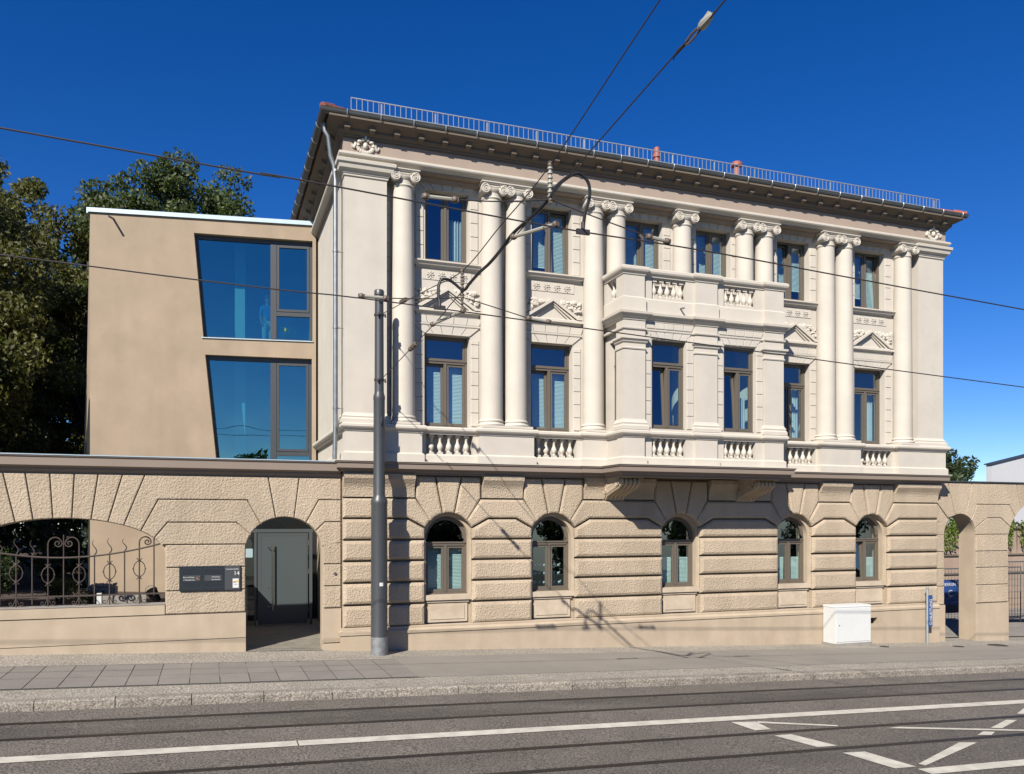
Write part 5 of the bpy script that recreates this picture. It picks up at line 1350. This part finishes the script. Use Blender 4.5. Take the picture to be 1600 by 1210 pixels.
# ------------------------------------------------------------ trees
def tree(x, y, z, h, rx, ry, m, label, seed, nb=46, nl=420, s=.15, low=.2, cr=1.25):
    rnd = random.Random(seed); t = empty('leafy_tree', (x, y, z), label, 'tree', 'broadleaf trees behind the buildings')
    tr = MB(); tr.tube([(0, 0, -.3), (.1, 0, h * .25), (-.1, .1, h * .5), (.05, 0, h * .8)], [.38, .28, .2, .07], 10)
    b = MB(); c0 = h * (low + 1) / 2; rz = h * (1 - low) / 2
    for k in range(nb):
        while True:
            u, v, w_ = rnd.uniform(-1, 1), rnd.uniform(-1, 1), rnd.uniform(-1, 1)
            if .25 < u * u + v * v + w_ * w_ < 1: break
        px, py, pz = u * rx * .9, v * ry * .9, c0 + w_ * rz * .92
        if k < 22: tr.tube([(0, 0, h * rnd.uniform(.2, .45)), (px * .5, py * .5, (pz + h * .35) / 2 + .4), (px * .95, py * .95, pz)], [.11, .06, .02], 6)
        r = cr * rnd.uniform(.7, 1.35)
        for j in range(3):
            leaves(b, px + rnd.gauss(0, r * .45), py + rnd.gauss(0, r * .45), pz + rnd.gauss(0, r * .35), r * .62, r * .62, r * .45, nl // 3, s, rnd)
    b.build('crown', M[m], t, recalc=False); tr.build('trunk', M['bark'], t)
    return t
tree(-9.5, 35, 1.0, 15.0, 4.6, 4.5, 'leaf_gold', 'tall olive tinged leafy tree at the left frame edge', 1, 100, 1000, .095, .05, 1.3)
tree(-5.0, 40.5, 1.2, 16.4, 3.2, 3.5, 'leaf_gold', 'narrow olive tinged tree between the left tree and the annex roof', 6, 64, 950, .095, .05, 1.1)
tree(-12.5, 30, 1.0, 12.5, 4.0, 4.0, 'leaf_dark', 'dark tree at the left edge behind the garden wall in front of the tall tree', 2, 60, 800, .10, .02, 1.2)
tree(-8.4, 32.5, 1.0, 9.0, 2.4, 2.8, 'leaf_dark', 'dark lower tree standing close to the left flank of the annex', 3, 50, 800, .09, .02, 1.0)
tree(-1.4, 43, 1.5, 19.2, 5.6, 5.0, 'leaf_oak', 'large dark green tree showing above the flat annex roof', 4, 90, 950, .11, .3, 1.35)
tree(-9.0, 44, 1.2, 18.6, 3.8, 3.5, 'leaf_gold', 'olive tinged tree top filling the gap right of the tall left tree', 41, 60, 900, .10, .15, 1.2)
tree(-16, 44, 1.0, 15.5, 7.0, 5.0, 'leaf_dark', 'broad dark tree in the second row behind the left trees', 5, 80, 480, .17, .02, 1.6)
tree(-5.5, 47, 1.0, 15.5, 6.0, 4.0, 'leaf_dark', 'dark tree in the back row behind the narrow olive tree', 15, 80, 480, .17, .02, 1.6)
tree(-10.8, 22.8, .9, 13.0, 2.7, 2.6, 'leaf_dark', 'unseen garden tree left of the frame, added to shade the bed behind the grille', 21, 70, 520, .13, .10, 1.1)  # out-of-view tree, added so the garden bed lies in shade
tree(55.5, 52, -2, 11.3, 4.4, 4.0, 'leaf_dark', 'small dark tree between the villa and the white gabled building', 7, 50, 520, .17, .1, 1.2)
# hedge closing the garden
t = empty('garden_hedge', (-9.6, 27.5, 1), 'dark hedge at the back of the shaded garden behind the wide arch', 'hedge'); b = MB(); rnd = random.Random(77)
for k in range(44): leaves(b, -9 + k * .42, rnd.uniform(-.4, .4), rnd.uniform(.6, 3.2), .7, .6, .9, 300, .11, rnd)
b.build('foliage', M['leaf_dark'], t, recalc=False)
b = MB()
for k in range(12): b.tube([(-8.5 + k * 1.5, 0, -.2), (-8.5 + k * 1.5 + .1, .1, 2.6)], [.06, .02], 6)
b.build('stems', M['bark'], t)
# haze-free clear air: nothing more

# trees across the street: they stand behind the camera and show mirrored in the low windows
t0 = tree(-14, -24, -2.2, 10.5, 4.0, 3.5, 'leaf_dark', 'tree across the street, mirrored as a dark shape in the low window panes', 31, 40, 420, .2, .1, 1.4)
t0['group'] = 'trees across the street'
for x, y in ((-4, -27), (7, -23), (18, -26), (30, -24), (43, -25), (58, -27)):
    c = clone(t0, loc=(x, y, -2.2 - x * .03)); c.rotation_euler = (0, 0, x)
    for ch in [o for o in col.objects if o.parent == t0]: clone(ch, c)
